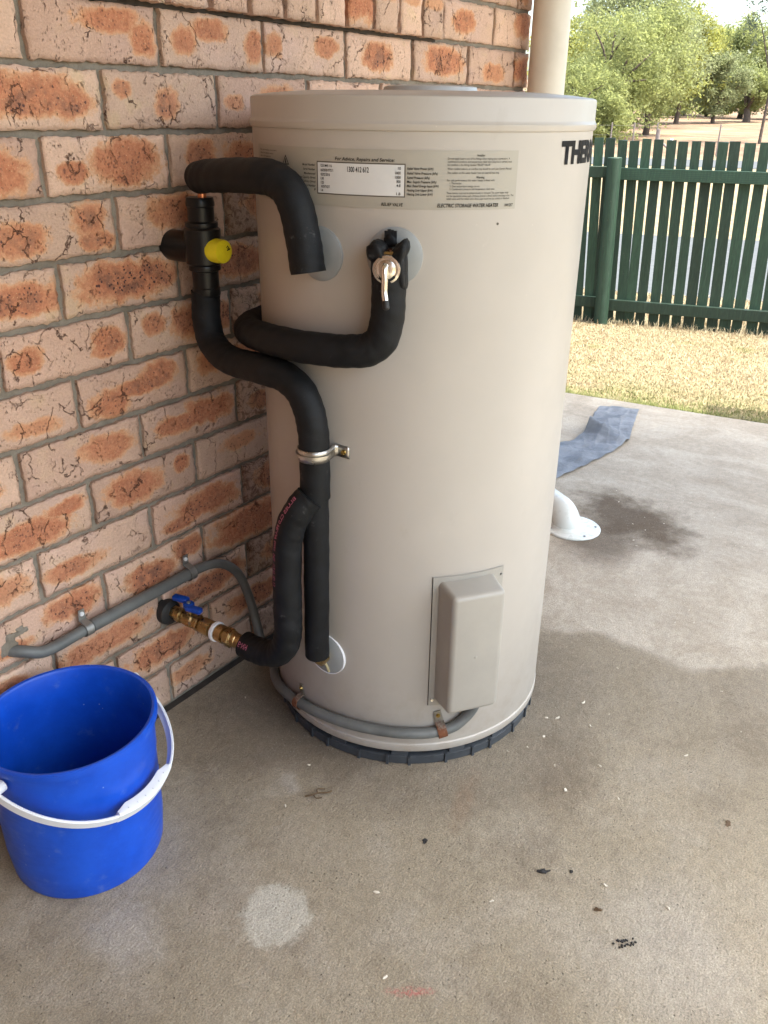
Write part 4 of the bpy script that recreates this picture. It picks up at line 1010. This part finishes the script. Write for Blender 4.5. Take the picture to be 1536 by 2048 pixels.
saddle('conduit_clip', 'dull metal clip on brick wall at the upper right of the conduit', (0.935, -0.0195, 0.2775), (1, 0, 0.0), (0, -1, 0), (0, 0, 1), RC + 0.0014, DGALV, G1, 0.014, 0.024)
saddle('conduit_clip', 'dull metal clip on brick wall above the blue bucket', (0.702, -0.0195, 0.2768), (1, 0, 0.0), (0, -1, 0), (0, 0, 1), RC + 0.0002, DGALV, G1, 0.014, 0.024)
saddle('conduit_clip', 'rusty clip on tank foot under the black vertical pipe', K(166.2, 0.0765), tt(166.2) + U * 0.12, tn(166.2), U - tt(166.2) * 0.12, RC, RUST, G1, 0.013, 0.026, SCREW)
saddle('conduit_clip', 'rusty clip on tank foot below the element cover', K(226.6, 0.0865), tt(226.6) + U * 0.25, tn(226.6), U - tt(226.6) * 0.2, RC, RUST, G1, 0.016, 0.028, SCREW)
# wide galvanised clip on the cold pipe
def pipe_clip():
    o = thing('pipe_clip', 'shiny galvanised clip screwed to tank round the black vertical pipe', 'clip', (0.925, -0.34, 0.6))
    c = Vector((0.925, -0.340, 0)); R = RP + 0.0016; tk = 0.0016
    a_in = math.atan2(-0.02, 0.955 - 0.925)
    nrm = tn(182.5); tg = tt(182.5)
    prof = []
    for k in range(17):
        a = math.radians(-40) + math.radians(222) * k / 16      # from the left, over the front, to the right
        prof.append(nrm * (math.sin(a) * R) + tg * (-math.cos(a) * R))
    fo = 0.003 - (0.0305 - 0.0)
    for th_ in (186.2, 187.0, 188.2, 190.0, 191.2):
        q = tp(th_, 0, TR + (0.0045 if th_ < 186.5 else 0.0012)) - c; prof.append(q)
    V, F = [], []; n = len(prof); zs = ((0.590, 0), (0.5965, 0.0), (0.5975, 0.0028), (0.6015, 0.0028), (0.6025, 0.0), (0.609, 0))
    for i, q in enumerate(prof):
        t = (prof[min(i + 1, n - 1)] - prof[max(i - 1, 0)]).normalized(); nn = t.cross(U).normalized()
        if nn.dot(nrm) < 0 and i > 3: nn = -nn
        if i <= 3 and nn.dot(q) < 0: nn = -nn
        f_ = 1.0 if i < 17 else 0.0
        if i < 17 and nn.dot(q) < 0: nn = -nn
        for z, e in zs: V.append(c + q + nn * (e * f_) + U * (z - (0.0035 * max(0, i - 16) / 5)))
    m_ = len(zs)
    for i in range(n - 1):
        for k in range(m_ - 1): F.append((i * m_ + k, (i + 1) * m_ + k, (i + 1) * m_ + k + 1, i * m_ + k + 1))
    ob = mk('strap', (V, F), GALV, o, 0.6)
    sd = ob.modifiers.new('thickness', 'SOLIDIFY'); sd.thickness = 0.0014; sd.offset = 0
    mk('screw', lathe([(0.0001, 0.004), (0.002, 0.0038), (0.0022, 0.0026), (0.0038, 0.003), (0.0045, 0.0005)], tp(189.2, 0.5965, TR + 0.0012), tn(189.2), 14), SCREW, o, 0.5)
pipe_clip()

# ================================================================== BUCKET
bk = thing('blue_bucket', 'blue plastic bucket with white handle folded down, standing by the wall', 'bucket', (0.559, -0.156, 0))
BC = Vector((0.559, -0.156, 0)); HB, RTp, RB = 0.2525, 0.1232, 0.1145
mk('body', lathe([(0.0, 0.006), (RB - 0.006, 0.006), (RB - 0.003, 0.009), (RTp - 0.006, 0.170), (RTp - 0.0045, 0.178), (RTp - 0.004, 0.200), (RTp - 0.0030, HB - 0.004), (RTp - 0.001, HB - 0.0005), (RTp + 0.0030, HB + 0.0005), (RTp + 0.0062, HB - 0.0015), (RTp + 0.0068, HB - 0.006), (RTp + 0.0066, HB - 0.011), (RTp + 0.0048, HB - 0.0125), (RTp + 0.0005, HB - 0.0135), (RTp - 0.0012, 0.200), (RTp - 0.0016, 0.179), (RTp - 0.0030, 0.172), (RB + 0.004, 0.05), (RB, 0.006), (RB - 0.002, 0.001), (RB - 0.006, 0.0), (RB - 0.010, 0.002), (0.0, 0.002)], BC, (0, 0, 1), 110), BLUE, bk, 0.7)
ha = math.radians(10.00); hphi = math.radians(27.20)
hax = Vector((math.cos(ha), math.sin(ha), 0)); hd_ = Vector((math.sin(ha), -math.cos(ha), 0))
hv = hd_ * math.cos(hphi) - U * math.sin(hphi); hc = BC + U * 0.2245
W_, DEP = 0.1430, 0.1590
hpts = [hc + hax * (W_ * math.cos(t)) + hv * (DEP * math.sin(t)) for t in np.linspace(0, PI, 64)]
hn = hax.cross(hv).normalized()
if hn.z < 0: hn = -hn
def ribbon(pts, prof_fn):
    V, F = [], []; n = len(pts); m_ = None
    for i, p in enumerate(pts):
        t = (pts[min(i + 1, n - 1)] - pts[max(i - 1, 0)]).normalized(); out = t.cross(hn).normalized()
        if out.dot(p - hc) < 0: out = -out
        pr = prof_fn(i / (n - 1)); m_ = len(pr)
        for a, b in pr: V.append(p + out * a + hn * b)
    for i in range(n - 1):
        for k in range(m_): F.append((i * m_ + k, i * m_ + (k + 1) % m_, (i + 1) * m_ + (k + 1) % m_, (i + 1) * m_ + k))
    F.append(tuple(range(m_))); F.append(tuple(reversed(range((n - 1) * m_, n * m_))))
    return V, F
hprof = lambda s: [(-0.0035, -0.0070), (0.0012, -0.0080), (0.0032, -0.0066), (0.0032, 0.0066), (0.0012, 0.0080), (-0.0010, 0.0068), (-0.0012, 0.002), (-0.0012, -0.002)]
hdl = mk('handle', ribbon(hpts, hprof), NYLON, bk, 0.9)
gp = [hc + hax * (W_ * math.cos(t)) + hv * (DEP * math.sin(t)) - hv * 0.004 for t in np.linspace(PI * 0.375, PI * 0.625, 22)]
def gprof(s):
    q = min(1.0, math.sin(PI * s) * 2.2)
    return [(-0.002 - 0.0085 * q, -0.003), (0.003, -0.0095), (0.0072, -0.008), (0.0072, 0.0085), (0.003, 0.0100), (-0.002 - 0.0085 * q, 0.007)]
mk('grip', ribbon(gp, gprof), NYLON, hdl, 0.7)
nubs = []
for t in np.linspace(PI * 0.41, PI * 0.59, 6):
    p = hc + hax * (W_ * math.cos(t)) + hv * (DEP * math.sin(t)); o_ = (p - hc).normalized()
    nubs.append(box(p - o_ * 0.004 + hn * 0.0090, (0.0022, 0.0022, 0.003), (hax, hv, hn)))
mk('grip_ribs', join(nubs), NYLON, hdl, 0.3)
for s in (1, -1):
    p = hc + hax * (s * W_)
    mk('lug', join([lathe([(0.0001, 0.008), (0.007, 0.0075), (0.0085, 0.004), (0.0085, -0.016)], p, hax * s, 20)]), NYLON, bk)
# white lug tip standing above the rim at the back
tipp = BC + Vector((0.150, 0.050, 0.214))

# ================================================================== TARP
def tarp():
    Lp = [(3.179, 0.049, .002), (3.08, 0.030, .003), (3.00, 0.008, .006), (2.95, -0.004, .012), (2.90, -0.020, .034), (2.862, -0.034, .060), (2.843, -0.036, .044), (2.815, -0.034, .014), (2.755, -0.028, .003), (2.68, -0.006, .004), (2.56, 0.025, .006), (2.33, 0.085, .003)]
    Rp = [(3.232, -0.094, .002), (3.12, -0.122, .003), (3.02, -0.148, .003), (2.95, -0.166, .004), (2.880, -0.186, .004), (2.850, -0.188, .006), (2.825, -0.188, .008), (2.800, -0.188, .007), (2.74, -0.186, .004), (2.66, -0.175, .003), (2.52, -0.153, .003), (2.27, -0.108, .003)]
    Lc, Rc_ = spline(Lp, 10), spline(Rp, 10); n = len(Lc); mcol = 40
    V, F = [], []
    for i in range(n):
        for j in range(mcol + 1):
            k = j / mcol; p = Lc[i].lerp(Rc_[i], k)
            hgt = Lc[i].z * (1 - k) ** 0.9 + Rc_[i].z * k
            x, y = p.x, p.y
            hgt += 0.0045 * math.sin(x * 34 + y * 21) * math.sin(y * 46 - x * 13) * (0.4 + k * (1 - k) * 3) + 0.003 * math.sin(x * 80 + y * 30)
            rg = 1 - abs(math.sin(x * 27 - y * 38 + 1.5 * math.sin(y * 30))); rg2 = 1 - abs(math.sin(x * 16 + y * 44 + 1.2 * math.sin(x * 19)))
            hgt += (0.0035 * rg ** 4 + 0.0045 * rg2 ** 5) * (0.25 + 3.0 * k * (1 - k))
            V.append((x, y, max(0.0022, hgt + 0.002)))
    m_ = mcol + 1
    for i in range(n - 1):
        for j in range(mcol): F.append((i * m_ + j, i * m_ + j + 1, (i + 1) * m_ + j + 1, (i + 1) * m_ + j))
    o = mk('canvas_strip', (V, F), TARP, None, 2); sd = o.modifiers.new('thickness', 'SOLIDIFY'); sd.thickness = 0.0016; sd.offset = 1
    tag(o, 'crumpled blue grey canvas strip lying on the slab near the lawn', 'canvas')
tarp()

# ================================================================== PICKET FENCE
FA = Vector((5.4366, 1.1246, -0.2)); FU = Vector((0.2789, -0.9603, 0)).normalized(); FNm = Vector((0.9603, 0.2789, 0)).normalized()
def fp(t, d, z): return Vector((FA.x, FA.y, 0)) + FU * t + FNm * d + U * z
fence = thing('picket_fence', 'dark green timber picket fence along the far edge of the lawn', 'fence', (5.6, 0.5, -0.2))
tops = [(0.002, 0.054), (0.07, 0.124), (0.146, 0.198), (0.215, 0.269), (0.288, 0.339), (0.358, 0.41), (0.432, 0.485), (0.499, 0.554), (0.577, 0.627), (0.65, 0.707), (0.726, 0.781), (0.79, 0.847), (0.873, 0.934), (0.959, 1.012)]
pk = [(a, b) for a, b in tops]
t_ = 0.002
while t_ > -2.4: t_ -= random.uniform(0.068, 0.074); pk.append((t_, t_ + 0.055))
t_ = 1.034
while t_ < 3.2: pk.append((t_, t_ + 0.057)); t_ += random.uniform(0.072, 0.084)
LEAN = 0.042 / 1.12
for a, b in pk:
    r = random.Random(int(a * 1000)); zt = 0.921 + r.uniform(-0.007, 0.007); zb = -0.225 - (0.02 if a > 0.6 else 0)
    w0 = (b - a) / 2 + 0.0015; c = (a + b) / 2; l = LEAN + r.uniform(-0.011, 0.011)
    wb = w0 + 0.003
    V = []
    for d in (0.0, 0.018):
        for z, ww in ((zb, wb), (zt, w0)):
            cc_ = c + l * (zt - z)
            sl_ = r.uniform(-0.002, 0.002) if z == zt else 0
            V += [fp(cc_ - ww, d, z + sl_), fp(cc_ + ww, d, z - sl_)]
    F = [(0, 1, 3, 2), (4, 6, 7, 5), (0, 4, 5, 1), (2, 3, 7, 6), (0, 2, 6, 4), (1, 5, 7, 3)]
    mk('picket', (V, F), FENCE, fence, 0.3)
FAX = (FU, FNm, U)
for (t0, t1, z, h) in ((-2.2, 0.135, 0.733, 0.066), (0.137, 3.1, 0.7265, 0.070), (-2.2, 0.165, -0.066, 0.066), (0.167, 3.1, -0.077, 0.070)):
    me = bevel_box('rail', fp((t0 + t1) / 2, -0.0195, z), (t1 - t0, 0.038, h), (FU, FNm, (U - FU * 0.010 * (1 if t1 > 1 else 0)).normalized()), 0.002, 1)
    link('rail', me, FENCE, fence)
def fence_post(t0, name='post'):
    base = fp(t0 + 0.034, -0.083, -0.35); top = fp(t0 - 0.004, -0.083, 0.822)
    d = (top - base)
    V, F = lathe([(0.044, 0.0), (0.044, d.length - 0.004), (0.041, d.length), (0.0, d.length)], base, d, 22)
    V = [v_ + Vector((0, 0, 0)) for v_ in V]
    return mk(name, (V, F), FENCE, fence, 0.6)
fence_post(0.147); fence_post(2.35); fence_post(-2.0)

# ================================================================== GRASS
def grass(name, n, region, hmin, hmax, wid, label):
    pts = []
    while len(pts) < n:
        k = n
        xs = rng.uniform(region[0], region[1], k); ys_ = rng.uniform(region[2], region[3], k)
        for x, y in zip(xs, ys_):
            if region[4](x, y): pts.append((x, y))
            if len(pts) >= n: break
    P_ = np.array(pts[:n]); z = np.array([gz(x, y) for x, y in P_])
    h = rng.uniform(hmin, hmax, n); a = rng.uniform(0, 2 * PI, n); lean = rng.uniform(0.2, 1.3, n); b = a + rng.uniform(0.8, 2.2, n)
    base = np.c_[P_, z - 0.003]
    wv = np.c_[np.cos(b), np.sin(b), np.zeros(n)] * (wid * rng.uniform(0.6, 1.3, n))[:, None]
    mid = base + np.c_[np.cos(a) * lean * h * 0.35, np.sin(a) * lean * h * 0.35, h * 0.6]
    tip = base + np.c_[np.cos(a) * lean * h, np.sin(a) * lean * h, h * (1.0 - 0.25 * lean)]
    V = np.concatenate([base - wv, base + wv, mid + wv * 0.7, mid - wv * 0.7, tip], 1).reshape(-1, 3)
    me = bpy.data.meshes.new(name); me.vertices.add(n * 5); me.vertices.foreach_set('co', V.ravel())
    idx = np.arange(n)[:, None] * 5
    quad = np.concatenate([idx + 0, idx + 1, idx + 2, idx + 3], 1); trii = np.concatenate([idx + 3, idx + 2, idx + 4], 1)
    loops = np.concatenate([quad, trii], 1).ravel()
    me.loops.add(len(loops)); me.loops.foreach_set('vertex_index', loops)
    me.polygons.add(2 * n); st = np.stack([np.arange(n) * 7, np.arange(n) * 7 + 4], 1).ravel()
    me.polygons.foreach_set('loop_start', st); me.update(calc_edges=True); me.validate()
    o = link(name, me, GRASS); tag(o, label, kind='stuff'); return o
def lawn_ok(x, y): return x > edge_pt(y).x + 0.012 and (x - FA.x) * FNm.x + (y - FA.y) * FNm.y < 0.02
grass('lawn_grass', 110000, (3.2, 5.9, -1.2, 1.5, lawn_ok), 0.007, 0.021, 0.0022, 'short dry straw coloured lawn with green by the slab')
grass('edge_grass', 5000, (3.2, 3.62, -1.2, 0.6, lambda x, y: 0.004 < x - edge_pt(y).x < 0.07), 0.03, 0.065, 0.002, 'longer grass blades along the slab edge')
grass('fence_grass', 1800, (4.9, 6.2, -1.2, 1.6, lambda x, y: -0.16 < (x - FA.x) * FNm.x + (y - FA.y) * FNm.y < 0.12), 0.02, 0.065, 0.002, 'straggly dry grass at the foot of the fence')
grass('verge_grass', 22000, (5.4, 8.4, -1.5, 3.2, lambda x, y: (x - FA.x) * FNm.x + (y - FA.y) * FNm.y > 0.05 and x * .96 + y * .279 < 8.05), 0.02, 0.06, 0.003, 'dry verge grass beyond the fence')

# ================================================================== TREES
def tree(name, label, cat, base, height, width, mat, seed, n=5200, leaf=0.16, low=0.18, trunk_r=0.16, depth=None, dense=26, lean=(0, 0)):
    r = np.random.default_rng(seed); rr = random.Random(seed)
    bx_, by_ = base; bz = gz(bx_, by_) - 0.1
    o = thing(name, label, cat, (bx_, by_, bz), 'trees in the paddock')
    n = int(n * 1.6); leaf = leaf * 0.76
    B0 = Vector((bx_, by_, bz)); depth = depth or width
    cz = height * (low + (1 - low) * 0.5)
    cent = []
    for i in range(dense):
        while True:
            q = r.uniform(-1, 1, 3)
            if 0.25 < np.linalg.norm(q) < 1: break
        q /= max(0.55, np.linalg.norm(q)) ** 0.35
        zz = height * low + (q[2] * 0.5 + 0.5) * height * (1 - low) * 0.93
        shrink = 1.0 - 0.45 * max(0, q[2]) ** 2 - 0.15 * max(0, -q[2])
        cent.append(Vector((bx_ + lean[0] * zz + q[0] * width / 2 * 0.78 * shrink, by_ + lean[1] * zz + q[1] * depth / 2 * 0.78 * shrink, bz + zz)))
    # trunk and limbs
    parts = []
    fork = B0 + Vector((lean[0] * height * 0.3 + rr.uniform(-.2, .2), lean[1] * height * 0.3 + rr.uniform(-.2, .2), height * 0.28))
    parts.append(tube(spline([B0 - U * 0.2, B0 + U * height * 0.1 + Vector((rr.uniform(-.1, .1), rr.uniform(-.1, .1), 0)), fork], 4), lambda i, n_: trunk_r * (1.25 - 0.55 * i / n_), 9))
    for c in cent[:12]:
        md = fork.lerp(c, 0.5) + Vector((rr.uniform(-.3, .3), rr.uniform(-.3, .3), rr.uniform(0, .5)))
        parts.append(tube(spline([fork, md, c], 4), lambda i, n_: trunk_r * 0.5 * (1 - 0.85 * i / n_) + 0.012, 6))
    mk('trunk', join(parts), BARK, o, 1.2)
    C_ = np.array([tuple(c) for c in cent]); sz = r.uniform(0.5, 1.15, len(cent)) * width * 0.165
    # sub-clumps hang about each limb end so the crown has light and dark pockets
    sub = C_[r.integers(0, len(cent), dense * 9)]; ssz = r.uniform(0.05, 0.11, len(sub)) * width
    sub = sub + r.normal(0, 1, sub.shape) * (width * 0.10) * np.array([1, depth / width, 0.8])
    k = r.integers(0, len(sub), n)
    P_ = sub[k] + r.normal(0, 1, (n, 3)) * (ssz[k] * 0.55)[:, None] * np.array([1, 1, 0.85])
    P_[:, 2] = np.maximum(P_[:, 2], bz + height * low * 0.55 + r.uniform(0, .5, n))
    u = r.normal(0, 1, (n, 3)); u /= np.linalg.norm(u, axis=1)[:, None]
    v_ = np.cross(u, r.normal(0, 1, (n, 3))); v_ /= np.linalg.norm(v_, axis=1)[:, None]
    s1 = leaf * r.uniform(0.5, 1.2, n)[:, None]; s2 = s1 * 0.42
    V = np.concatenate([P_ - u * s1, P_ - v_ * s2, P_ + u * s1, P_ + v_ * s2], 1).reshape(-1, 3)
    V -= np.array(tuple(B0))
    me = bpy.data.meshes.new('crown'); me.vertices.add(n * 4); me.vertices.foreach_set('co', V.ravel())
    me.loops.add(n * 4); me.loops.foreach_set('vertex_index', np.arange(n * 4)); me.polygons.add(n); me.polygons.foreach_set('loop_start', np.arange(n) * 4)
    me.update(calc_edges=True); me.materials.append(mat)
    c = bpy.data.objects.new('crown', me); col.objects.link(c); c.parent = o
    return o
CP = Vector((0, -1.1156)); 
def at_px(px, dist):
    """Ground position at a bearing (given as the column of the photograph it was measured in) and distance."""
    d = cf + cr * ((px - 768) / 1697.5) + cu * ((1024 - 240) / 1697.5); d = Vector((d.x, d.y)).normalized()
    return (CP.x + d.x * dist, CP.y + d.y * dist)
TREES = [
 ('bushy_tree', 'bright green bushy tree nearest the house corner, forked dark trunk', (1212, 52), 6.6, 6.6, LEAF_A, 1, 11000, .14, .13, .17),
 ('bushy_tree', 'broad bright tree with short trunk right of the nearest one', (1294, 58), 7.0, 6.2, LEAF_A, 2, 11000, .15, .11, .18),
 ('bushy_tree', 'tall grey green tree rising behind the two nearest trees', (1255, 70), 9.8, 9.6, LEAF_B, 3, 13000, .20, .11, .2),
 ('bushy_tree', 'yellow green tree in the middle of the row', (1352, 78), 8.0, 6.4, LEAF_C, 4, 10000, .19, .10, .18),
 ('bushy_tree', 'rounded grey green tree standing alone forward of the row', (1427, 80), 5.2, 5.0, LEAF_B, 5, 8000, .16, .20, .15),
 ('bushy_tree', 'small bright round tree with thick dark trunk', (1492, 84), 4.0, 4.6, LEAF_A, 6, 6500, .16, .30, .30),
 ('bushy_tree', 'large green tree behind the small round tree', (1478, 100), 9.0, 9.0, LEAF_A, 7, 10000, .24, .10, .25),
 ('bushy_tree', 'yellow topped tree far back between grey green trees', (1412, 108), 8.8, 8.0, LEAF_C, 8, 9500, .26, .07, .2),
 ('bushy_tree', 'olive tree far back in the centre of the row', (1366, 112), 9.6, 8.0, LEAF_B, 9, 9500, .26, .07, .2),
 ('bushy_tree', 'dark leaved low tree beside the downpipe', (1165, 47), 3.9, 4.8, LEAF_A, 10, 9000, .13, .06, .14),
 ('bushy_tree', 'yellow green tree mostly hidden behind the downpipe', (1125, 60), 6.6, 5.6, LEAF_C, 11, 8000, .16, .08, .16),
 ('bushy_tree', 'pale green tree at the right end of the row', (1545, 96), 7.6, 8.0, LEAF_A, 12, 8000, .22, .10, .2),
 ('bushy_tree', 'green tree further along the row beyond the right end', (1640, 92), 7.2, 7.4, LEAF_B, 13, 5000, .22, .14, .2),
 ('bushy_tree', 'dusky tree far back near the gap of sky', (1318, 98), 9.6, 8.4, LEAF_B, 14, 9500, .24, .08, .2),
]
for nm, lb, (px, ds), h, wd, mt, sd_, n_, lf, lw, trr in TREES:
    tree(nm, lb, 'tree', at_px(px, ds), h, wd, mt, sd_, n_, lf, lw, trr)
# tall gum whose sparse crown hangs into the top right corner
tree('gum_tree', 'tall slender gum with sparse dark crown at the right', 'tree', at_px(1527, 50), 9.6, 4.4, LEAF_D, 21, 2600, .13, .42, .07, dense=16, lean=(0.012, -0.05))

# ================================================================== PADDOCK FENCE
def gp_(px, s_):
    d = cf + cr * ((px - 768) / 1697.5) + cu * ((1024 - 270) / 1697.5); d = Vector((d.x, d.y)).normalized()
    k = (s_ - (CP.x * SN.x + CP.y * SN.y)) / (d.x * SN.x + d.y * SN.y); p = CP + d * k
    return Vector((p.x, p.y, gz(p.x, p.y)))
p0 = gp_(1316, 37.5)
sp_ = thing('strainer_post', 'weathered timber strainer post with sloping stay in the paddock fence', 'post', tuple(p0))
mk('post', lathe([(0.085, -0.2), (0.08, 0.95), (0.0, 0.96)], p0, (0, 0, 1), 12), POSTW, sp_)
q0 = p0 + SD * 0.75
mk('stay', tube([p0 + U * 0.62, Vector((q0.x, q0.y, q0.z + 0.02)) + SD * 0.0], 0.045, 10), POSTW, sp_)
p1 = gp_(1345, 36.8)
tag(mk('marker_post', lathe([(0.06, -0.2), (0.06, 0.62), (0.04, 0.64), (0.0, 0.64)], p1, (0, 0, 1), 12), WHITEP), 'short white marker post beside the strainer post', 'post')
for px, lb in ((1267, 'thin wire fence post left of the timber strainer post'), (1313, 'thin dark fence post touching the timber strainer post'), (1439, 'thin wire fence post standing right of the white marker'), (1222, 'thin wire fence post beside the nearest tree trunk')):
    p = gp_(px, 37.8)
    tag(mk('fence_post', lathe([(0.03, -0.2), (0.03, 1.15), (0.0, 1.16)], p, (0, 0, 1), 8), POSTW), lb, 'post', 'thin posts of the paddock wire fence')
ws = thing('wire_fence', 'thin wire strands strung along the paddock edge', 'wire', tuple(gp_(1316, 37.8)))
a_, b_ = gp_(1180, 37.8), gp_(1600, 37.8)
for h in (0.35, 0.7, 1.05): mk('strand', tube([a_ + U * h, b_ + U * h], 0.004, 5), WIRE, ws)

# ================================================================== LITTER ON THE SLAB
def flake(seed, s, h, n=7):
    r = random.Random(seed); V = [(0, 0, h)]; F = []
    for k in range(n):
        a = 2 * PI * k / n; q = r.uniform(0.5, 1.1)
        V.append((s[0] * q * math.cos(a), s[1] * q * math.sin(a), h * r.uniform(0.1, 1.3)))
    for k in range(n): V.append((V[1 + k][0] * 0.9, V[1 + k][1] * 0.9, 0.0003))
    for k in range(n):
        k2 = (k + 1) % n
        F += [(0, 1 + k, 1 + k2), (1 + k, 1 + n + k, 1 + n + k2, 1 + k2)]
    F.append(tuple(reversed(range(1 + n, 1 + 2 * n))))
    return pydata('flake', V, F)
CM = [flake(i, (0.0050, 0.0024), 0.0022, 6) for i in range(6)]
for m_ in CM: m_.materials.append(CHIP)
chips = [(1.285, -0.638), (1.251, -0.599), (1.108, -0.566), (1.098, -0.581), (1.143, -0.604), (1.175, -0.598), (1.194, -0.605), (1.175, -0.629), (1.159, -0.691), (1.273, -0.62), (1.149, -0.815), (1.113, -0.733), (1.326, -0.876), (1.206, -0.758), (0.946, -0.294), (0.981, -0.227), (0.972, -0.245), (0.962, -0.867), (0.747, -0.59), (0.641, -0.68), (0.835, -0.739), (0.978, -0.958), (0.975, -0.101), (1.22, -0.64), (1.06, -0.545), (1.30, -0.70), (1.36, -0.66), (0.90, -0.33), (0.80, -0.36)]
chips += [(2.0 + random.uniform(-.25, .5), -0.5 + random.uniform(-.25, .2)) for _ in range(48)]
chips += [(random.uniform(1.2, 1.9), random.uniform(-1.0, -0.65)) for _ in range(14)]
for i, (x, y) in enumerate(chips):
    if (x - 2.082) ** 2 + (y + 0.317) ** 2 < 0.085 ** 2 or (x - TX) ** 2 + (y - TY) ** 2 < 0.28 ** 2: continue
    o = bpy.data.objects.new('plastic_chip', CM[i % 6]); col.objects.link(o); o.location = (x, y, 0.0)
    s = random.uniform(0.7, 1.25) * (random.uniform(0.45, 0.8) if i > 28 else 1.0); o.scale = (s, s, s); o.rotation_euler = (0, 0, random.uniform(0, 6.28))
    tag(o, 'small pale chip lying on the concrete slab', 'chip', 'pale chips scattered on the slab')
def debris(name, label, cat, x, y, s, h, mat, seed, rot=0.0):
    me = flake(seed, s, h, 10); o = link(name, me, mat, None, (x, y, 0)); o.rotation_euler = (0, 0, rot); tag(o, label, cat); return o
debris('dark_flake', 'black round flake in the middle of the bare slab', 'flake', 0.874, -0.595, (0.0065, 0.0055), 0.002, CHAR, 1)
debris('dark_flake', 'elongated black flake with grey smear, right of middle', 'flake', 0.930, -0.777, (0.012, 0.0045), 0.003, CHAR, 2, -0.9)
debris('dark_flake', 'tiny square black flake beside the elongated one', 'flake', 0.956, -0.813, (0.004, 0.0035), 0.002, CHAR, 3)
debris('dry_leaf', 'curled brown green leaf fragment near the black crumbs', 'leaf', 0.914, -0.875, (0.0085, 0.0035), 0.004, LEAFDRY, 4, -0.7)
debris('dark_flake', 'grey brown speck at the far right of the slab', 'flake', 1.202, -0.986, (0.008, 0.006), 0.0015, LEAFDRY, 5)
cr_o = thing('dirt_crumbs', 'cluster of black dirt crumbs toward the right corner', 'dirt', (0.883, -0.929, 0))
r = random.Random(4); pts = []
for i in range(15):
    a = r.uniform(-1, 1); x = 0.883 + a * 0.012 + r.uniform(-.006, .006); y = -0.929 - a * 0.012 + r.uniform(-.006, .006)
    pts.append(box((x, y, 0.0012), (r.uniform(.002, .005), r.uniform(.0015, .003), 0.0022), basis((r.uniform(-.2, .2), r.uniform(-.2, .2), 1))))
mk('crumb', join(pts), CHAR, cr_o, 0.3)['kind'] = 'stuff'
tw = thing('dry_twig', 'curled brown dry twig on the slab in front of the heater', 'twig', (0.85, -0.39, 0))
mk('stem', tube(spline([(0.835, -0.375, 0.002), (0.845, -0.385, 0.004), (0.853, -0.388, 0.003), (0.862, -0.402, 0.005), (0.872, -0.404, 0.002)], 5), 0.0014, 7), LEAFDRY, tw)
mk('branch', tube(spline([(0.853, -0.388, 0.003), (0.858, -0.384, 0.006), (0.868, -0.392, 0.003)], 5), 0.001, 6), LEAFDRY, tw)
mk('branch', tube(spline([(0.845, -0.385, 0.004), (0.843, -0.393, 0.002), (0.850, -0.400, 0.002)], 5), 0.001, 6), LEAFDRY, tw)
